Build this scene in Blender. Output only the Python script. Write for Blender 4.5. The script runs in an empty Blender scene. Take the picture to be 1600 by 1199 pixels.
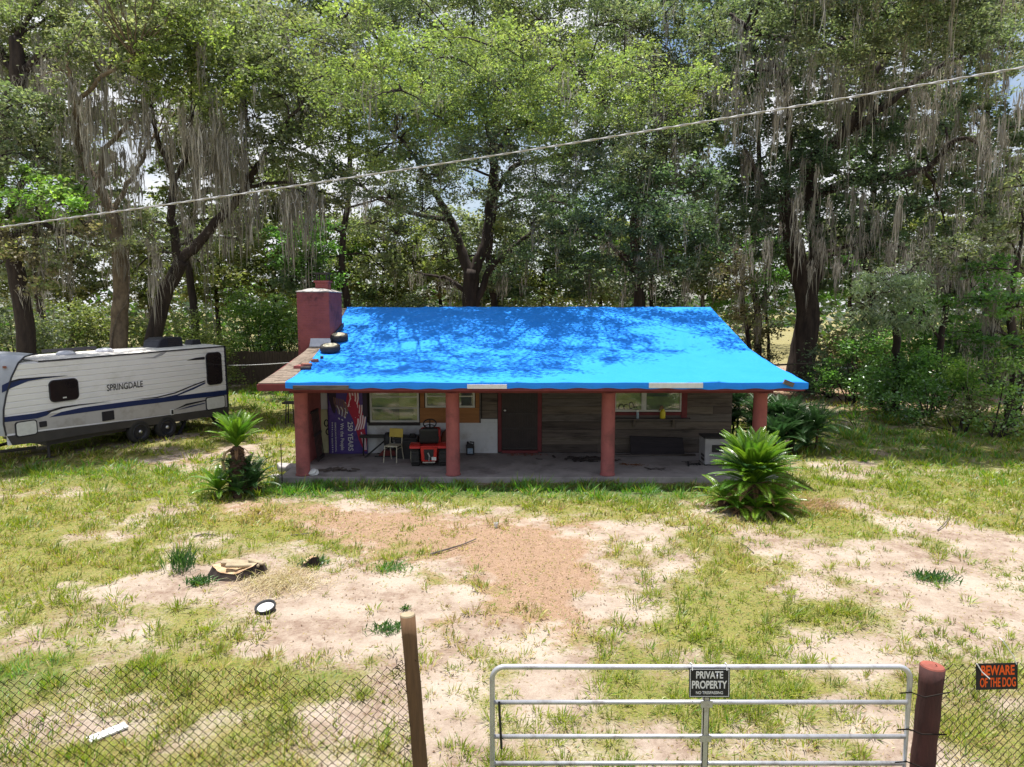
import bpy, math, random
import numpy as np
from mathutils import Vector, Matrix

R = math.radians
rng = np.random.default_rng(11)
random.seed(11)
S = bpy.context.scene
COL = S.collection

# ------------------------------------------------------------------ camera, sky, sun, exposure
F, H, PITCH = 1100.0, 4.35, R(6.33)          # focal length in photo pixels, camera height, downward tilt
cam = bpy.data.objects.new('camera', bpy.data.cameras.new('camera'))
COL.objects.link(cam)
cam.location = (0, 0, H)
cam.rotation_euler = (math.pi / 2 - PITCH, 0, 0)
cam.data.sensor_width = 36.0
cam.data.lens = F / 1600.0 * 36.0
cam.data.clip_end = 2000
S.camera = cam

SUN = Vector((-0.07, 0.15, 0.985)).normalized()
w = bpy.data.worlds.new('World')
S.world = w
w.use_nodes = True
wn, wl = w.node_tree.nodes, w.node_tree.links
wn.clear()
w_out = wn.new('ShaderNodeOutputWorld')
w_bg = wn.new('ShaderNodeBackground')
w_bg.inputs['Strength'].default_value = 0.08
w_sky = wn.new('ShaderNodeTexSky')
w_sky.sky_type = 'NISHITA'
w_sky.sun_disc = False
w_sky.sun_elevation = math.asin(SUN.z)
w_sky.sun_rotation = math.atan2(SUN.x, SUN.y)
w_tc = wn.new('ShaderNodeTexCoord')
w_no = wn.new('ShaderNodeTexNoise')
w_no.inputs['Scale'].default_value = 3.2
w_no.inputs['Detail'].default_value = 7
w_no.inputs['Roughness'].default_value = 0.62
w_rp = wn.new('ShaderNodeValToRGB')
w_rp.color_ramp.elements[0].position = 0.40
w_rp.color_ramp.elements[1].position = 0.58
w_mx = wn.new('ShaderNodeMix')
w_mx.data_type = 'RGBA'
w_mx.inputs['B'].default_value = (7.4, 7.5, 7.8, 1)
wl.new(w_tc.outputs['Generated'], w_no.inputs['Vector'])
wl.new(w_no.outputs['Fac'], w_rp.inputs['Fac'])
wl.new(w_rp.outputs['Color'], w_mx.inputs['Factor'])
wl.new(w_sky.outputs['Color'], w_mx.inputs['A'])
wl.new(w_mx.outputs['Result'], w_bg.inputs['Color'])
wl.new(w_bg.outputs['Background'], w_out.inputs['Surface'])

sun = bpy.data.objects.new('sun', bpy.data.lights.new('sun', 'SUN'))
COL.objects.link(sun)
sun.data.energy = 5.0
sun.data.angle = R(0.55)
sun.data.color = (1.0, 0.95, 0.87)
sun.rotation_euler = SUN.to_track_quat('Z', 'Y').to_euler()
sun.location = (0, 0, 60)

S.view_settings.view_transform = 'Standard'
S.view_settings.look = 'None'
S.view_settings.gamma = 1.0
S.view_settings.use_curve_mapping = False
S.view_settings.exposure = 0.80
S.render.engine = 'CYCLES'
S.cycles.use_denoising = True
S.cycles.max_bounces = 6
S.cycles.diffuse_bounces = 3
S.cycles.glossy_bounces = 2
S.cycles.transmission_bounces = 4
S.cycles.transparent_max_bounces = 8
S.cycles.caustics_reflective = False
S.cycles.caustics_refractive = False

# ------------------------------------------------------------------ helpers
cP, sP = math.cos(PITCH), math.sin(PITCH)

def ray(u, v):
    a, b = (u - 800) / F, -(v - 599.5) / F
    return np.array([a, cP + b * sP, -sP + b * cP])

def P(u, v, Y):                    # the point seen at a photo pixel, at world depth Y
    r = ray(u, v)
    return np.array([0, 0, H]) + r * (Y / r[1])

def G(u, v, z=0.0):                # the ground point seen at a photo pixel
    r = ray(u, v)
    return np.array([0, 0, H]) + r * ((z - H) / r[2])

_lat = {}
def vnoise(x, y, s, seed=0):
    if seed not in _lat:
        _lat[seed] = np.random.default_rng(1000 + seed).random((256, 256))
    L = _lat[seed]
    x, y = np.asarray(x, float) / s + 97.3, np.asarray(y, float) / s + 61.7
    xi, yi = np.floor(x).astype(int), np.floor(y).astype(int)
    fx, fy = x - xi, y - yi
    fx, fy = fx * fx * (3 - 2 * fx), fy * fy * (3 - 2 * fy)
    a, b = L[xi % 256, yi % 256], L[(xi + 1) % 256, yi % 256]
    c, d = L[xi % 256, (yi + 1) % 256], L[(xi + 1) % 256, (yi + 1) % 256]
    return (a * (1 - fx) + b * fx) * (1 - fy) + (c * (1 - fx) + d * fx) * fy

def fbm(x, y, s, seed=0, n=4):
    t, a, tot = 0, 1.0, 0
    for i in range(n):
        t = t + a * vnoise(x, y, s / 2 ** i, seed + i)
        tot += a
        a *= 0.55
    return t / tot

class MB:
    """collects shapes into one mesh"""
    def __init__(self):
        self.v, self.f = [], []
    def add(self, vs, fs):
        o = len(self.v)
        self.v += [tuple(map(float, p)) for p in vs]
        self.f += [tuple(i + o for i in q) for q in fs]
        return self
    def box(self, x0, x1, y0, y1, z0, z1):
        return self.add([(x0, y0, z0), (x1, y0, z0), (x1, y1, z0), (x0, y1, z0), (x0, y0, z1), (x1, y0, z1), (x1, y1, z1), (x0, y1, z1)],
                        [(0, 3, 2, 1), (4, 5, 6, 7), (0, 1, 5, 4), (1, 2, 6, 5), (2, 3, 7, 6), (3, 0, 4, 7)])
    def obox(self, c, s, rot=(0, 0, 0)):
        M = Matrix.Translation(Vector(c)) @ (Matrix.Rotation(rot[2], 4, 'Z') @ Matrix.Rotation(rot[1], 4, 'Y') @ Matrix.Rotation(rot[0], 4, 'X'))
        hx, hy, hz = s[0] / 2, s[1] / 2, s[2] / 2
        vs = [M @ Vector(p) for p in [(-hx, -hy, -hz), (hx, -hy, -hz), (hx, hy, -hz), (-hx, hy, -hz), (-hx, -hy, hz), (hx, -hy, hz), (hx, hy, hz), (-hx, hy, hz)]]
        return self.add(vs, [(0, 3, 2, 1), (4, 5, 6, 7), (0, 1, 5, 4), (1, 2, 6, 5), (2, 3, 7, 6), (3, 0, 4, 7)])
    def tube(self, pts, r, n=8, cap=True):
        pts = [Vector(p) for p in pts]
        rs = r if hasattr(r, '__len__') else [r] * len(pts)
        vs, fs = [], []
        ref = None
        for i, p in enumerate(pts):
            t = (pts[min(i + 1, len(pts) - 1)] - pts[max(i - 1, 0)]).normalized()
            if ref is None:
                ref = Vector((1, 0, 0)) if abs(t.x) < 0.8 else Vector((0, 1, 0))
            a = (ref - t * ref.dot(t)).normalized()
            ref = a
            b = t.cross(a)
            for k in range(n):
                g = 2 * math.pi * k / n
                vs.append(p + (a * math.cos(g) + b * math.sin(g)) * rs[i])
        for i in range(len(pts) - 1):
            for k in range(n):
                fs.append((i * n + k, i * n + (k + 1) % n, (i + 1) * n + (k + 1) % n, (i + 1) * n + k))
        if cap:
            fs.append(tuple(range(n - 1, -1, -1)))
            fs.append(tuple((len(pts) - 1) * n + k for k in range(n)))
        return self.add(vs, fs)
    def lathe(self, prof, n=20, org=(0, 0, 0), M=None):
        vs, fs = [], []
        for r, z in prof:
            for k in range(n):
                g = 2 * math.pi * k / n
                p = Vector((r * math.cos(g), r * math.sin(g), z))
                if M is not None:
                    p = M @ p
                vs.append(p + Vector(org))
        for i in range(len(prof) - 1):
            for k in range(n):
                fs.append((i * n + k, i * n + (k + 1) % n, (i + 1) * n + (k + 1) % n, (i + 1) * n + k))
        fs.append(tuple(range(n - 1, -1, -1)))
        fs.append(tuple((len(prof) - 1) * n + k for k in range(n)))
        return self.add(vs, fs)
    def prism(self, poly, a0, a1, axis='y'):
        """poly: 2-D outline; extruded along axis from a0 to a1. For y: poly is (x,z); x: (y,z); z: (x,y)"""
        n = len(poly)
        def mk(p, a):
            return {'y': (p[0], a, p[1]), 'x': (a, p[0], p[1]), 'z': (p[0], p[1], a)}[axis]
        vs = [mk(p, a0) for p in poly] + [mk(p, a1) for p in poly]
        fs = [tuple(range(n)), tuple(range(2 * n - 1, n - 1, -1))] + [(i, i + n, (i + 1) % n + n, (i + 1) % n) for i in range(n)]
        return self.add(vs, fs)
    def mesh(self, name, off=(0, 0, 0)):
        me = bpy.data.meshes.new(name)
        o = Vector(off)
        me.from_pydata([Vector(p) - o for p in self.v], [], self.f)
        return me

ORG = {}                               # world origin of things built in world coordinates
def link(name, data, parent=None):
    o = bpy.data.objects.new(name, data)
    COL.objects.link(o)
    if parent is not None:
        o.parent = parent
    return o

def thing(name, label, cat, loc=(0, 0, 0), rz=0.0, group=None, local=False):
    o = link(name, None)
    o.empty_display_size = 0.2
    o.location = loc
    o.rotation_euler = (0, 0, rz)
    o['label'], o['category'] = label, cat
    if group:
        o['group'] = group
    ORG[o.name] = Vector((0, 0, 0)) if local else Vector(loc)
    return o

def ob(name, mb, m, parent=None, smooth=False, bevel=0.0, off=None):
    org = ORG[parent.name] if parent is not None else Vector((0, 0, 0))
    if off is not None:
        org = Vector(off)
    me = mb if isinstance(mb, bpy.types.Mesh) else mb.mesh(name, org)
    if m is not None:
        me.materials.clear()
        me.materials.append(m)
    if smooth:
        me.polygons.foreach_set('use_smooth', [True] * len(me.polygons))
    o = link(name, me, parent)
    ORG[o.name] = org
    if bevel:
        b = o.modifiers.new('bevel', 'BEVEL')
        b.width = bevel
        b.segments = 2
        b.limit_method = 'ANGLE'
        b.angle_limit = R(40)
    return o

def tag(o, label, cat, group=None):
    o['label'], o['category'] = label, cat
    if group:
        o['group'] = group
    return o

def single(name, label, cat, mb, m, base, group=None, **k):
    """a thing that is one mesh; base = its world base point"""
    o = ob(name, mb, m, None, off=base, **k)
    o.location = base
    ORG[o.name] = Vector(base)
    return tag(o, label, cat, group)

def structure(o):
    o['kind'] = 'structure'
    return o

def quads(name, V, C, m, parent=None, off=None):
    """V: (N,4,3) quads, C: (N,3) colours -> one mesh object"""
    N = len(V)
    V = np.asarray(V, np.float32).reshape(-1, 3)
    if off is not None:
        V = V - np.asarray(off, np.float32)
    me = bpy.data.meshes.new(name)
    me.vertices.add(4 * N)
    me.vertices.foreach_set('co', V.ravel())
    me.loops.add(4 * N)
    me.loops.foreach_set('vertex_index', np.arange(4 * N, dtype=np.int32))
    me.polygons.add(N)
    me.polygons.foreach_set('loop_start', np.arange(0, 4 * N, 4, dtype=np.int32))
    at = me.color_attributes.new('tint', 'FLOAT_COLOR', 'POINT')
    c4 = np.ones((N, 4, 4), np.float32)
    c4[:, :, :3] = np.asarray(C, np.float32)[:, None, :]
    at.data.foreach_set('color', c4.ravel())
    me.update(calc_edges=True)
    me.materials.append(m)
    o = link(name, me, parent)
    return o

def text(name, body, m, parent, M, height, width=None, bold=0.0):
    """flat lettering: body, M places its local x/y plane, fitted to height (and width)"""
    cu = bpy.data.curves.new('lettering', 'FONT')
    cu.body = body
    cu.size = 1.0
    cu.align_x = 'LEFT'
    cu.offset = bold
    t = bpy.data.objects.new('lettering', cu)
    COL.objects.link(t)
    dg = bpy.context.evaluated_depsgraph_get()
    me = bpy.data.meshes.new_from_object(t.evaluated_get(dg))
    bpy.data.objects.remove(t)
    n = len(me.vertices)
    co = np.empty(n * 3, np.float32)
    me.vertices.foreach_get('co', co)
    co = co.reshape(-1, 3)
    lo, hi = co.min(0), co.max(0)
    sy = height / (hi[1] - lo[1])
    sx = sy if width is None else width / (hi[0] - lo[0])
    for i, q in enumerate(me.vertices):
        q.co = M @ Vector(((co[i, 0] - (lo[0] + hi[0]) / 2) * sx, (co[i, 1] - (lo[1] + hi[1]) / 2) * sy, 0))
    me.materials.clear()
    me.materials.append(m)
    o = link(name, me, parent)
    return o

# ------------------------------------------------------------------ materials
def nodes(name):
    m = bpy.data.materials.new(name)
    m.use_nodes = True
    nt = m.node_tree
    return m, nt, nt.nodes, nt.links, nt.nodes['Principled BSDF']

MATS = {}
def pm(name, c1, c2=None, scale=6.0, rough=0.8, bump=0.0, bscale=None, spec=0.3, metal=0.0, stretch=(1, 1, 1), lo=0.35, hi=0.65, c3=None, s3=1.5):
    """two-tone noise material; c3 = wear or stains of a larger size"""
    m, nt, N, L, b = nodes(name)
    c2 = c2 or tuple(x * 0.75 for x in c1)
    tc = N.new('ShaderNodeTexCoord')
    mp = N.new('ShaderNodeMapping')
    mp.inputs['Scale'].default_value = stretch
    L.new(tc.outputs['Object'], mp.inputs['Vector'])
    no = N.new('ShaderNodeTexNoise')
    no.inputs['Scale'].default_value = scale
    no.inputs['Detail'].default_value = 8
    no.inputs['Roughness'].default_value = 0.65
    L.new(mp.outputs['Vector'], no.inputs['Vector'])
    rp = N.new('ShaderNodeValToRGB')
    rp.color_ramp.elements[0].position, rp.color_ramp.elements[1].position = lo, hi
    rp.color_ramp.elements[0].color, rp.color_ramp.elements[1].color = (*c1, 1), (*c2, 1)
    L.new(no.outputs['Fac'], rp.inputs['Fac'])
    out = rp.outputs['Color']
    if c3:
        n3 = N.new('ShaderNodeTexNoise')
        n3.inputs['Scale'].default_value = s3
        n3.inputs['Detail'].default_value = 6
        n3.inputs['Roughness'].default_value = 0.7
        L.new(mp.outputs['Vector'], n3.inputs['Vector'])
        r3 = N.new('ShaderNodeValToRGB')
        r3.color_ramp.elements[0].position, r3.color_ramp.elements[1].position = 0.52, 0.68
        L.new(n3.outputs['Fac'], r3.inputs['Fac'])
        mx = N.new('ShaderNodeMix')
        mx.data_type = 'RGBA'
        mx.inputs['B'].default_value = (*c3, 1)
        L.new(r3.outputs['Color'], mx.inputs['Factor'])
        L.new(out, mx.inputs['A'])
        out = mx.outputs['Result']
    L.new(out, b.inputs['Base Color'])
    b.inputs['Roughness'].default_value = rough
    b.inputs['Specular IOR Level'].default_value = spec
    b.inputs['Metallic'].default_value = metal
    if bump:
        bn = N.new('ShaderNodeTexNoise')
        bn.inputs['Scale'].default_value = bscale or scale * 3
        bn.inputs['Detail'].default_value = 6
        L.new(mp.outputs['Vector'], bn.inputs['Vector'])
        bp = N.new('ShaderNodeBump')
        bp.inputs['Strength'].default_value = bump
        bp.inputs['Distance'].default_value = 0.02
        L.new(bn.outputs['Fac'], bp.inputs['Height'])
        L.new(bp.outputs['Normal'], b.inputs['Normal'])
    MATS[name] = m
    return m

def leaf_mat(name, trans=0.48, gloss=0.03, rough=0.5, tmul=(1.22, 1.38, .70)):
    """colour from each leaf's own tint; some light comes through the blade"""
    m, nt, N, L, b = nodes(name)
    N.remove(b)
    out = N['Material Output']
    at = N.new('ShaderNodeAttribute')
    at.attribute_name = 'tint'
    d, t, g = N.new('ShaderNodeBsdfDiffuse'), N.new('ShaderNodeBsdfTranslucent'), N.new('ShaderNodeBsdfGlossy')
    g.inputs['Roughness'].default_value = rough
    g.inputs['Color'].default_value = (0.9, 0.95, 1.0, 1)
    br = N.new('ShaderNodeMix')
    br.data_type, br.blend_type = 'RGBA', 'MULTIPLY'
    br.inputs['Factor'].default_value = 1
    br.inputs['B'].default_value = (*tmul, 1)
    L.new(at.outputs['Color'], br.inputs['A'])
    L.new(at.outputs['Color'], d.inputs['Color'])
    L.new(br.outputs['Result'], t.inputs['Color'])
    m1, m2 = N.new('ShaderNodeMixShader'), N.new('ShaderNodeMixShader')
    m1.inputs['Fac'].default_value = trans
    m2.inputs['Fac'].default_value = gloss
    L.new(d.outputs['BSDF'], m1.inputs[1])
    L.new(t.outputs['BSDF'], m1.inputs[2])
    L.new(m1.outputs['Shader'], m2.inputs[1])
    L.new(g.outputs['BSDF'], m2.inputs[2])
    L.new(m2.outputs['Shader'], out.inputs['Surface'])
    return m

def frond_mat(name, c1, c2, gloss=0.06):
    m, nt, N, L, b = nodes(name)
    oi = N.new('ShaderNodeObjectInfo')
    mx = N.new('ShaderNodeMix')
    mx.data_type = 'RGBA'
    mx.inputs['A'].default_value, mx.inputs['B'].default_value = (*c1, 1), (*c2, 1)
    L.new(oi.outputs['Random'], mx.inputs['Factor'])
    N.remove(b)
    out = N['Material Output']
    d, t, g = N.new('ShaderNodeBsdfDiffuse'), N.new('ShaderNodeBsdfTranslucent'), N.new('ShaderNodeBsdfGlossy')
    g.inputs['Roughness'].default_value = 0.35
    L.new(mx.outputs['Result'], d.inputs['Color'])
    L.new(mx.outputs['Result'], t.inputs['Color'])
    m1, m2 = N.new('ShaderNodeMixShader'), N.new('ShaderNodeMixShader')
    m1.inputs['Fac'].default_value = 0.45
    m2.inputs['Fac'].default_value = gloss
    L.new(d.outputs['BSDF'], m1.inputs[1])
    L.new(t.outputs['BSDF'], m1.inputs[2])
    L.new(m1.outputs['Shader'], m2.inputs[1])
    L.new(g.outputs['BSDF'], m2.inputs[2])
    L.new(m2.outputs['Shader'], out.inputs['Surface'])
    return m

def glass_mat(name, tint=(0.8, 0.85, 0.85), fac=0.25):
    m, nt, N, L, b = nodes(name)
    N.remove(b)
    t, g, mx = N.new('ShaderNodeBsdfTransparent'), N.new('ShaderNodeBsdfGlossy'), N.new('ShaderNodeMixShader')
    t.inputs['Color'].default_value = (*tint, 1)
    g.inputs['Roughness'].default_value = 0.04
    mx.inputs['Fac'].default_value = fac
    L.new(t.outputs['BSDF'], mx.inputs[1])
    L.new(g.outputs['BSDF'], mx.inputs[2])
    L.new(mx.outputs['Shader'], N['Material Output'].inputs['Surface'])
    return m

M_LEAF = leaf_mat('leaf')
M_LEAFG = leaf_mat('leaf_glossy', 0.42, 0.08, 0.35)
M_MOSS = leaf_mat('moss_strand', 0.35, 0.0, .5, (1.0, 1.0, 1.0))
M_GRASS = leaf_mat('grass_blade', 0.4, 0.04)
M_BARK = pm('bark', (0.058, 0.043, 0.037), (0.02, 0.015, 0.014), 5, 0.9, 0.9, 9, stretch=(1, 1, 0.25))
M_BARKP = pm('bark_pale', (0.22, 0.17, 0.12), (0.10, 0.075, 0.055), 5, 0.9, 0.8, 9, stretch=(1, 1, 0.5))
M_RED = pm('red_paint', (0.33, 0.105, 0.10), (0.27, 0.08, 0.08), 3, 0.8, 0.2, 30, c3=(0.17, 0.062, 0.06), s3=1.6)
M_REDD = pm('red_paint_trim', (0.17, 0.035, 0.038), (0.12, 0.025, 0.03), 4, 0.7, 0.1, 30)
M_CHIM = pm('chimney_paint', (0.27, 0.078, 0.078), (0.2, 0.056, 0.06), 2.5, 0.85, 0.25, 14, c3=(0.09, 0.03, 0.035), s3=1.6)
def brick_bump(m, w_=.21, h_=.075, strength=.7):
    """painted-over brick courses: relief only"""
    N, L = m.node_tree.nodes, m.node_tree.links
    tc, sp_, cb_ = N.new('ShaderNodeTexCoord'), N.new('ShaderNodeSeparateXYZ'), N.new('ShaderNodeCombineXYZ')
    ad = N.new('ShaderNodeMath')
    L.new(tc.outputs['Object'], sp_.inputs[0])
    L.new(sp_.outputs['X'], ad.inputs[0])
    L.new(sp_.outputs['Y'], ad.inputs[1])
    L.new(ad.outputs[0], cb_.inputs['X'])
    L.new(sp_.outputs['Z'], cb_.inputs['Y'])
    bt = N.new('ShaderNodeTexBrick')
    bt.inputs['Scale'].default_value = 1.0
    bt.inputs['Brick Width'].default_value, bt.inputs['Row Height'].default_value = w_, h_
    bt.inputs['Mortar Size'].default_value = .007
    bt.inputs['Mortar Smooth'].default_value = .6
    bt.inputs['Color1'].default_value = bt.inputs['Color2'].default_value = (1, 1, 1, 1)
    bt.inputs['Mortar'].default_value = (0, 0, 0, 1)
    L.new(cb_.outputs[0], bt.inputs['Vector'])
    bp = N.new('ShaderNodeBump')
    bp.inputs['Strength'].default_value, bp.inputs['Distance'].default_value = strength, .012
    L.new(bt.outputs['Color'], bp.inputs['Height'])
    b = N['Principled BSDF']
    if b.inputs['Normal'].links:
        L.new(b.inputs['Normal'].links[0].from_socket, bp.inputs['Normal'])
    L.new(bp.outputs['Normal'], b.inputs['Normal'])
brick_bump(M_CHIM)
M_SLAB = pm('porch_concrete', (0.34, 0.31, 0.30), (0.23, 0.21, 0.205), 1.6, 0.85, 0.15, 25, c3=(0.13, 0.11, 0.11), s3=0.9)
M_WOODG = [pm('weathered_board_%s' % n, a, b, 4, 0.85, 0.35, 10, stretch=(0.35, 1, 3.5), c3=c, s3=2.2) for n, a, b, c in (
    ('brown', (0.125, 0.100, 0.086), (0.075, 0.060, 0.052), (0.035, 0.026, 0.022)),
    ('grey', (0.14, 0.120, 0.108), (0.09, 0.075, 0.068), (0.045, 0.034, 0.03)),
    ('dark', (0.095, 0.074, 0.064), (0.055, 0.044, 0.039), (0.028, 0.021, 0.018)),
    ('tan', (0.16, 0.130, 0.105), (0.10, 0.080, 0.066), (0.05, 0.038, 0.03)))]
M_CORE = pm('dark_core', (0.05, 0.042, 0.04), (0.035, 0.03, 0.028), 3, 0.9)
M_WHITE = pm('white_paint', (0.60, 0.62, 0.64), (0.52, 0.54, 0.57), 3, 0.6, 0.05, c3=(0.42, 0.41, 0.40), s3=1.6)
M_FRAME = pm('window_frame', (0.55, 0.55, 0.52), (0.44, 0.44, 0.41), 5, 0.5)
M_PLY = pm('plywood', (0.33, 0.15, 0.055), (0.24, 0.105, 0.04), 3, 0.75, 0.1, stretch=(0.4, 1, 4))
M_BLIND = pm('blind', (0.26, 0.26, 0.25), (0.20, 0.20, 0.2), 2, 0.8)
M_CURT = pm('pale_board', (0.50, 0.50, 0.30), (0.42, 0.42, 0.25), 3, 0.8, c3=(0.36, 0.34, 0.2))
M_GLASS = glass_mat('window_glass', fac=.09)
M_BLACK = pm('black_plastic', (0.018, 0.018, 0.021), (0.028, 0.028, 0.03), 8, 0.5)
M_RUBBER = pm('rubber', (0.025, 0.025, 0.026), (0.045, 0.042, 0.04), 9, 0.85, 0.2)
M_IRON = pm('dark_iron', (0.03, 0.025, 0.026), (0.05, 0.04, 0.038), 9, 0.6)
M_DOOR = pm('dark_door', (0.045, 0.03, 0.03), (0.03, 0.021, 0.022), 5, 0.5)
M_ALU = pm('galvanised', (0.52, 0.53, 0.57), (0.42, 0.43, 0.48), 9, 0.42, 0.05, metal=0.5, spec=0.5, c3=(.27, .25, .25), s3=5)
M_STEEL = pm('bright_steel', (0.6, 0.6, 0.6), (0.5, 0.5, 0.5), 9, 0.3, metal=0.8)
M_SHINGLE = pm('shingle', (0.30, 0.24, 0.195), (0.20, 0.16, 0.13), 7, 0.95, 0.4, 60, c3=(0.13, 0.10, 0.08), s3=1.1)
M_MORTAR = pm('mortar', (0.42, 0.40, 0.39), (0.28, 0.26, 0.26), 6, 0.9, 0.5)
M_BRICK = pm('loose_brick', (0.30, 0.12, 0.09), (0.2, 0.08, 0.06), 9, 0.9, 0.3)
M_ORANGE = pm('orange_red_paint', (0.56, 0.03, 0.025), (0.45, 0.022, 0.02), 5, 0.4)
M_YELLOW = pm('yellow_vinyl', (0.52, 0.40, 0.07), (0.44, 0.33, 0.06), 5, 0.5)
M_CREAM = pm('cream_enamel', (0.55, 0.52, 0.40), (0.46, 0.43, 0.33), 6, 0.45)
M_WOODP = pm('post_wood', (0.15, 0.085, 0.045), (0.085, 0.05, 0.028), 5, 0.85, 0.5, 14, stretch=(3, 3, 0.3))
M_WOODE = pm('cut_wood', (0.36, 0.30, 0.20), (0.25, 0.2, 0.14), 9, 0.85, 0.2)
M_WOODR = pm('post_brown_paint', (0.075, 0.03, 0.028), (0.04, 0.02, 0.02), 6, 0.85, 0.6, 14, stretch=(2, 2, 0.4))
M_POSTTOP = pm('post_top_paint', (0.30, 0.085, 0.06), (0.2, 0.06, 0.045), 7, 0.8, 0.3)
M_WIRE = pm('rusty_wire', (0.022, 0.018, 0.016), (0.014, 0.012, 0.011), 9, 0.8, spec=.1)
M_FENCEW = pm('fence_board', (0.12, 0.09, 0.07), (0.075, 0.055, 0.045), 4, 0.9, 0.3, stretch=(3, 1, 0.4))
M_TRASH = pm('white_scrap', (0.72, 0.72, 0.72), (0.62, 0.62, 0.62), 8, 0.6)
M_STRAW = pm('straw', (0.44, 0.34, 0.19), (0.32, 0.23, 0.12), 5, 0.85)
M_CABLE = pm('cable_grey', (0.5, 0.5, 0.52), (0.28, 0.28, 0.3), 22, 0.5)

# ------------------------------------------------------------------ ground
def blobs(x, y, L):
    t = np.zeros_like(x)
    for u, v, ru, rv, wgt in L:
        c = G(u, v)
        rx = ru * math.hypot(c[1], H) / F
        ry = abs(G(u, v - rv)[1] - G(u, v + rv)[1]) / 2
        d = ((x - c[0]) / rx) ** 2 + ((y - c[1]) / ry) ** 2
        t += wgt * np.exp(-d * 1.1)
    return t

BARE = [(330, 915, 160, 24, .75), (500, 950, 150, 45, .95), (680, 965, 140, 48, .8), (440, 1010, 130, 28, .8), (250, 930, 90, 22, .4),
        (985, 835, 80, 24, .8), (900, 900, 45, 50, .7), (960, 960, 70, 40, .45), (1025, 890, 55, 22, .6), (920, 820, 35, 18, .5),
        (1400, 885, 210, 40, .62), (1510, 945, 130, 40, .75), (1565, 850, 90, 36, .8), (1290, 1010, 100, 26, .55), (1240, 925, 70, 22, .5),
        (1470, 1000, 130, 30, .4), (1180, 858, 70, 18, .55), (860, 1085, 110, 36, .5), (1010, 1180, 200, 28, .35), (1250, 1150, 150, 36, .3),
        (700, 1100, 60, 90, .55), (120, 1140, 140, 26, .55), (340, 1110, 80, 18, .35), (530, 1110, 90, 30, .5), (1150, 830, 60, 14, .35), (190, 985, 40, 14, .4)]
STRAW = [(690, 845, 200, 55, .95), (830, 870, 95, 60, .95), (560, 815, 110, 32, .7), (850, 935, 80, 50, .5), (870, 1010, 70, 50, .4), (480, 800, 60, 16, .5),  (390, 790, 90, 20, .8), (160, 838, 120, 10, .55),
         (230, 800, 90, 9, .45), (250, 722, 90, 10, .75), (350, 706, 70, 8, .6), (420, 650, 60, 14, .5), (60, 775, 60, 10, .5),
         (1290, 795, 60, 12, .7), (1130, 800, 40, 16, .5), (1400, 790, 60, 10, .3), (1500, 700, 90, 8, .4), (430, 905, 100, 22, .45), (1250, 700, 60, 10, .4)]
LUSH = [(760, 768, 340, 11, 1.0), (1000, 772, 100, 14, .6), (470, 765, 60, 14, .9), (130, 735, 150, 16, .5), (1400, 690, 200, 40, .6),
        (1330, 650, 60, 14, .6), (450, 615, 100, 20, .6), (30, 1060, 60, 40, .5), (1450, 910, 25, 12, .9), (520, 1060, 60, 14, .4), (610, 890, 22, 6, .6)]
GRASSY = [(430, 625, 70, 20, 1.2), (440, 600, 60, 10, 1.2), (380, 660, 60, 14, .5), (120, 830, 260, 70, .35), (1130, 960, 130, 70, .38), (1450, 770, 200, 30, .35), (200, 1060, 260, 40, .25), (1050, 1080, 200, 30, .2), (520, 860, 70, 16, .25)]

def fields(x, y):
    """grass cover, dry litter, lushness of the lawn"""
    n1, n2, n3 = fbm(x, y, 2.2, 1), .6 * fbm(x, y, 0.8, 11) + .4 * fbm(x, y, 0.28, 15, 3), fbm(x, y, 5.0, 21)
    bare, straw, lush = blobs(x, y, BARE), blobs(x, y, STRAW), blobs(x, y, LUSH)
    yard = 1 / (1 + np.exp((y - 30 - 9 * (x < -5) ) / 2.5))
    g = 0.86 + 1.15 * (n1 - .5) + 2.3 * (n2 - .5) - .95 * bare - 0.6 * straw + 0.5 * lush + 1.0 * blobs(x, y, GRASSY)
    far = np.clip((y - 44) / 10, 0, 1)
    g = np.clip(g, 0, 1) * yard + 0.12 * (1 - yard) * (1 - far) + .8 * far
    s = np.clip(straw * .8 + 1.9 * (n2 - .5) + 1.3 * (n1 - .5) + 0.5 * (n3 - .5) + (1 - yard) * 0.8 * (1 - far), 0, 1)
    return g, s, np.clip(lush + .5 * (n3 - .5), 0, 1)

def gz(x, y):
    flat = np.clip(np.maximum(np.abs(x - .4) - 6.6, np.abs(y - 23) - 6.3), 0, 1)
    return (0.05 * (fbm(x, y, 1.6, 31, 3) - .5) + 0.03 * (fbm(x, y, 0.35, 41, 2) - .5)) * flat - 0.004

def lines(parts):
    return np.unique(np.concatenate([np.linspace(a, b, n) for a, b, n in parts]))

gx = lines([(-220, -40, 24), (-40, -15, 60), (-15, 15, 231), (15, 40, 60), (40, 220, 24)])
gy = lines([(-60, 2, 18), (2, 18.5, 140), (18.5, 40, 80), (40, 90, 30), (90, 500, 25)])
XX, YY = np.meshgrid(gx, gy)
ZZ = gz(XX, YY)
nx, ny = len(gx), len(gy)
me = bpy.data.meshes.new('ground')
me.vertices.add(nx * ny)
me.vertices.foreach_set('co', np.stack([XX, YY, ZZ], -1).astype(np.float32).ravel())
ii = (np.arange(ny - 1)[:, None] * nx + np.arange(nx - 1)[None, :]).ravel()
qd = np.stack([ii, ii + 1, ii + 1 + nx, ii + nx], -1).astype(np.int32)
me.loops.add(qd.size)
me.loops.foreach_set('vertex_index', qd.ravel())
me.polygons.add(len(qd))
me.polygons.foreach_set('loop_start', np.arange(0, qd.size, 4, dtype=np.int32))
me.polygons.foreach_set('use_smooth', np.ones(len(qd), bool))
fg, fs_, fl = fields(XX, YY)
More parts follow.
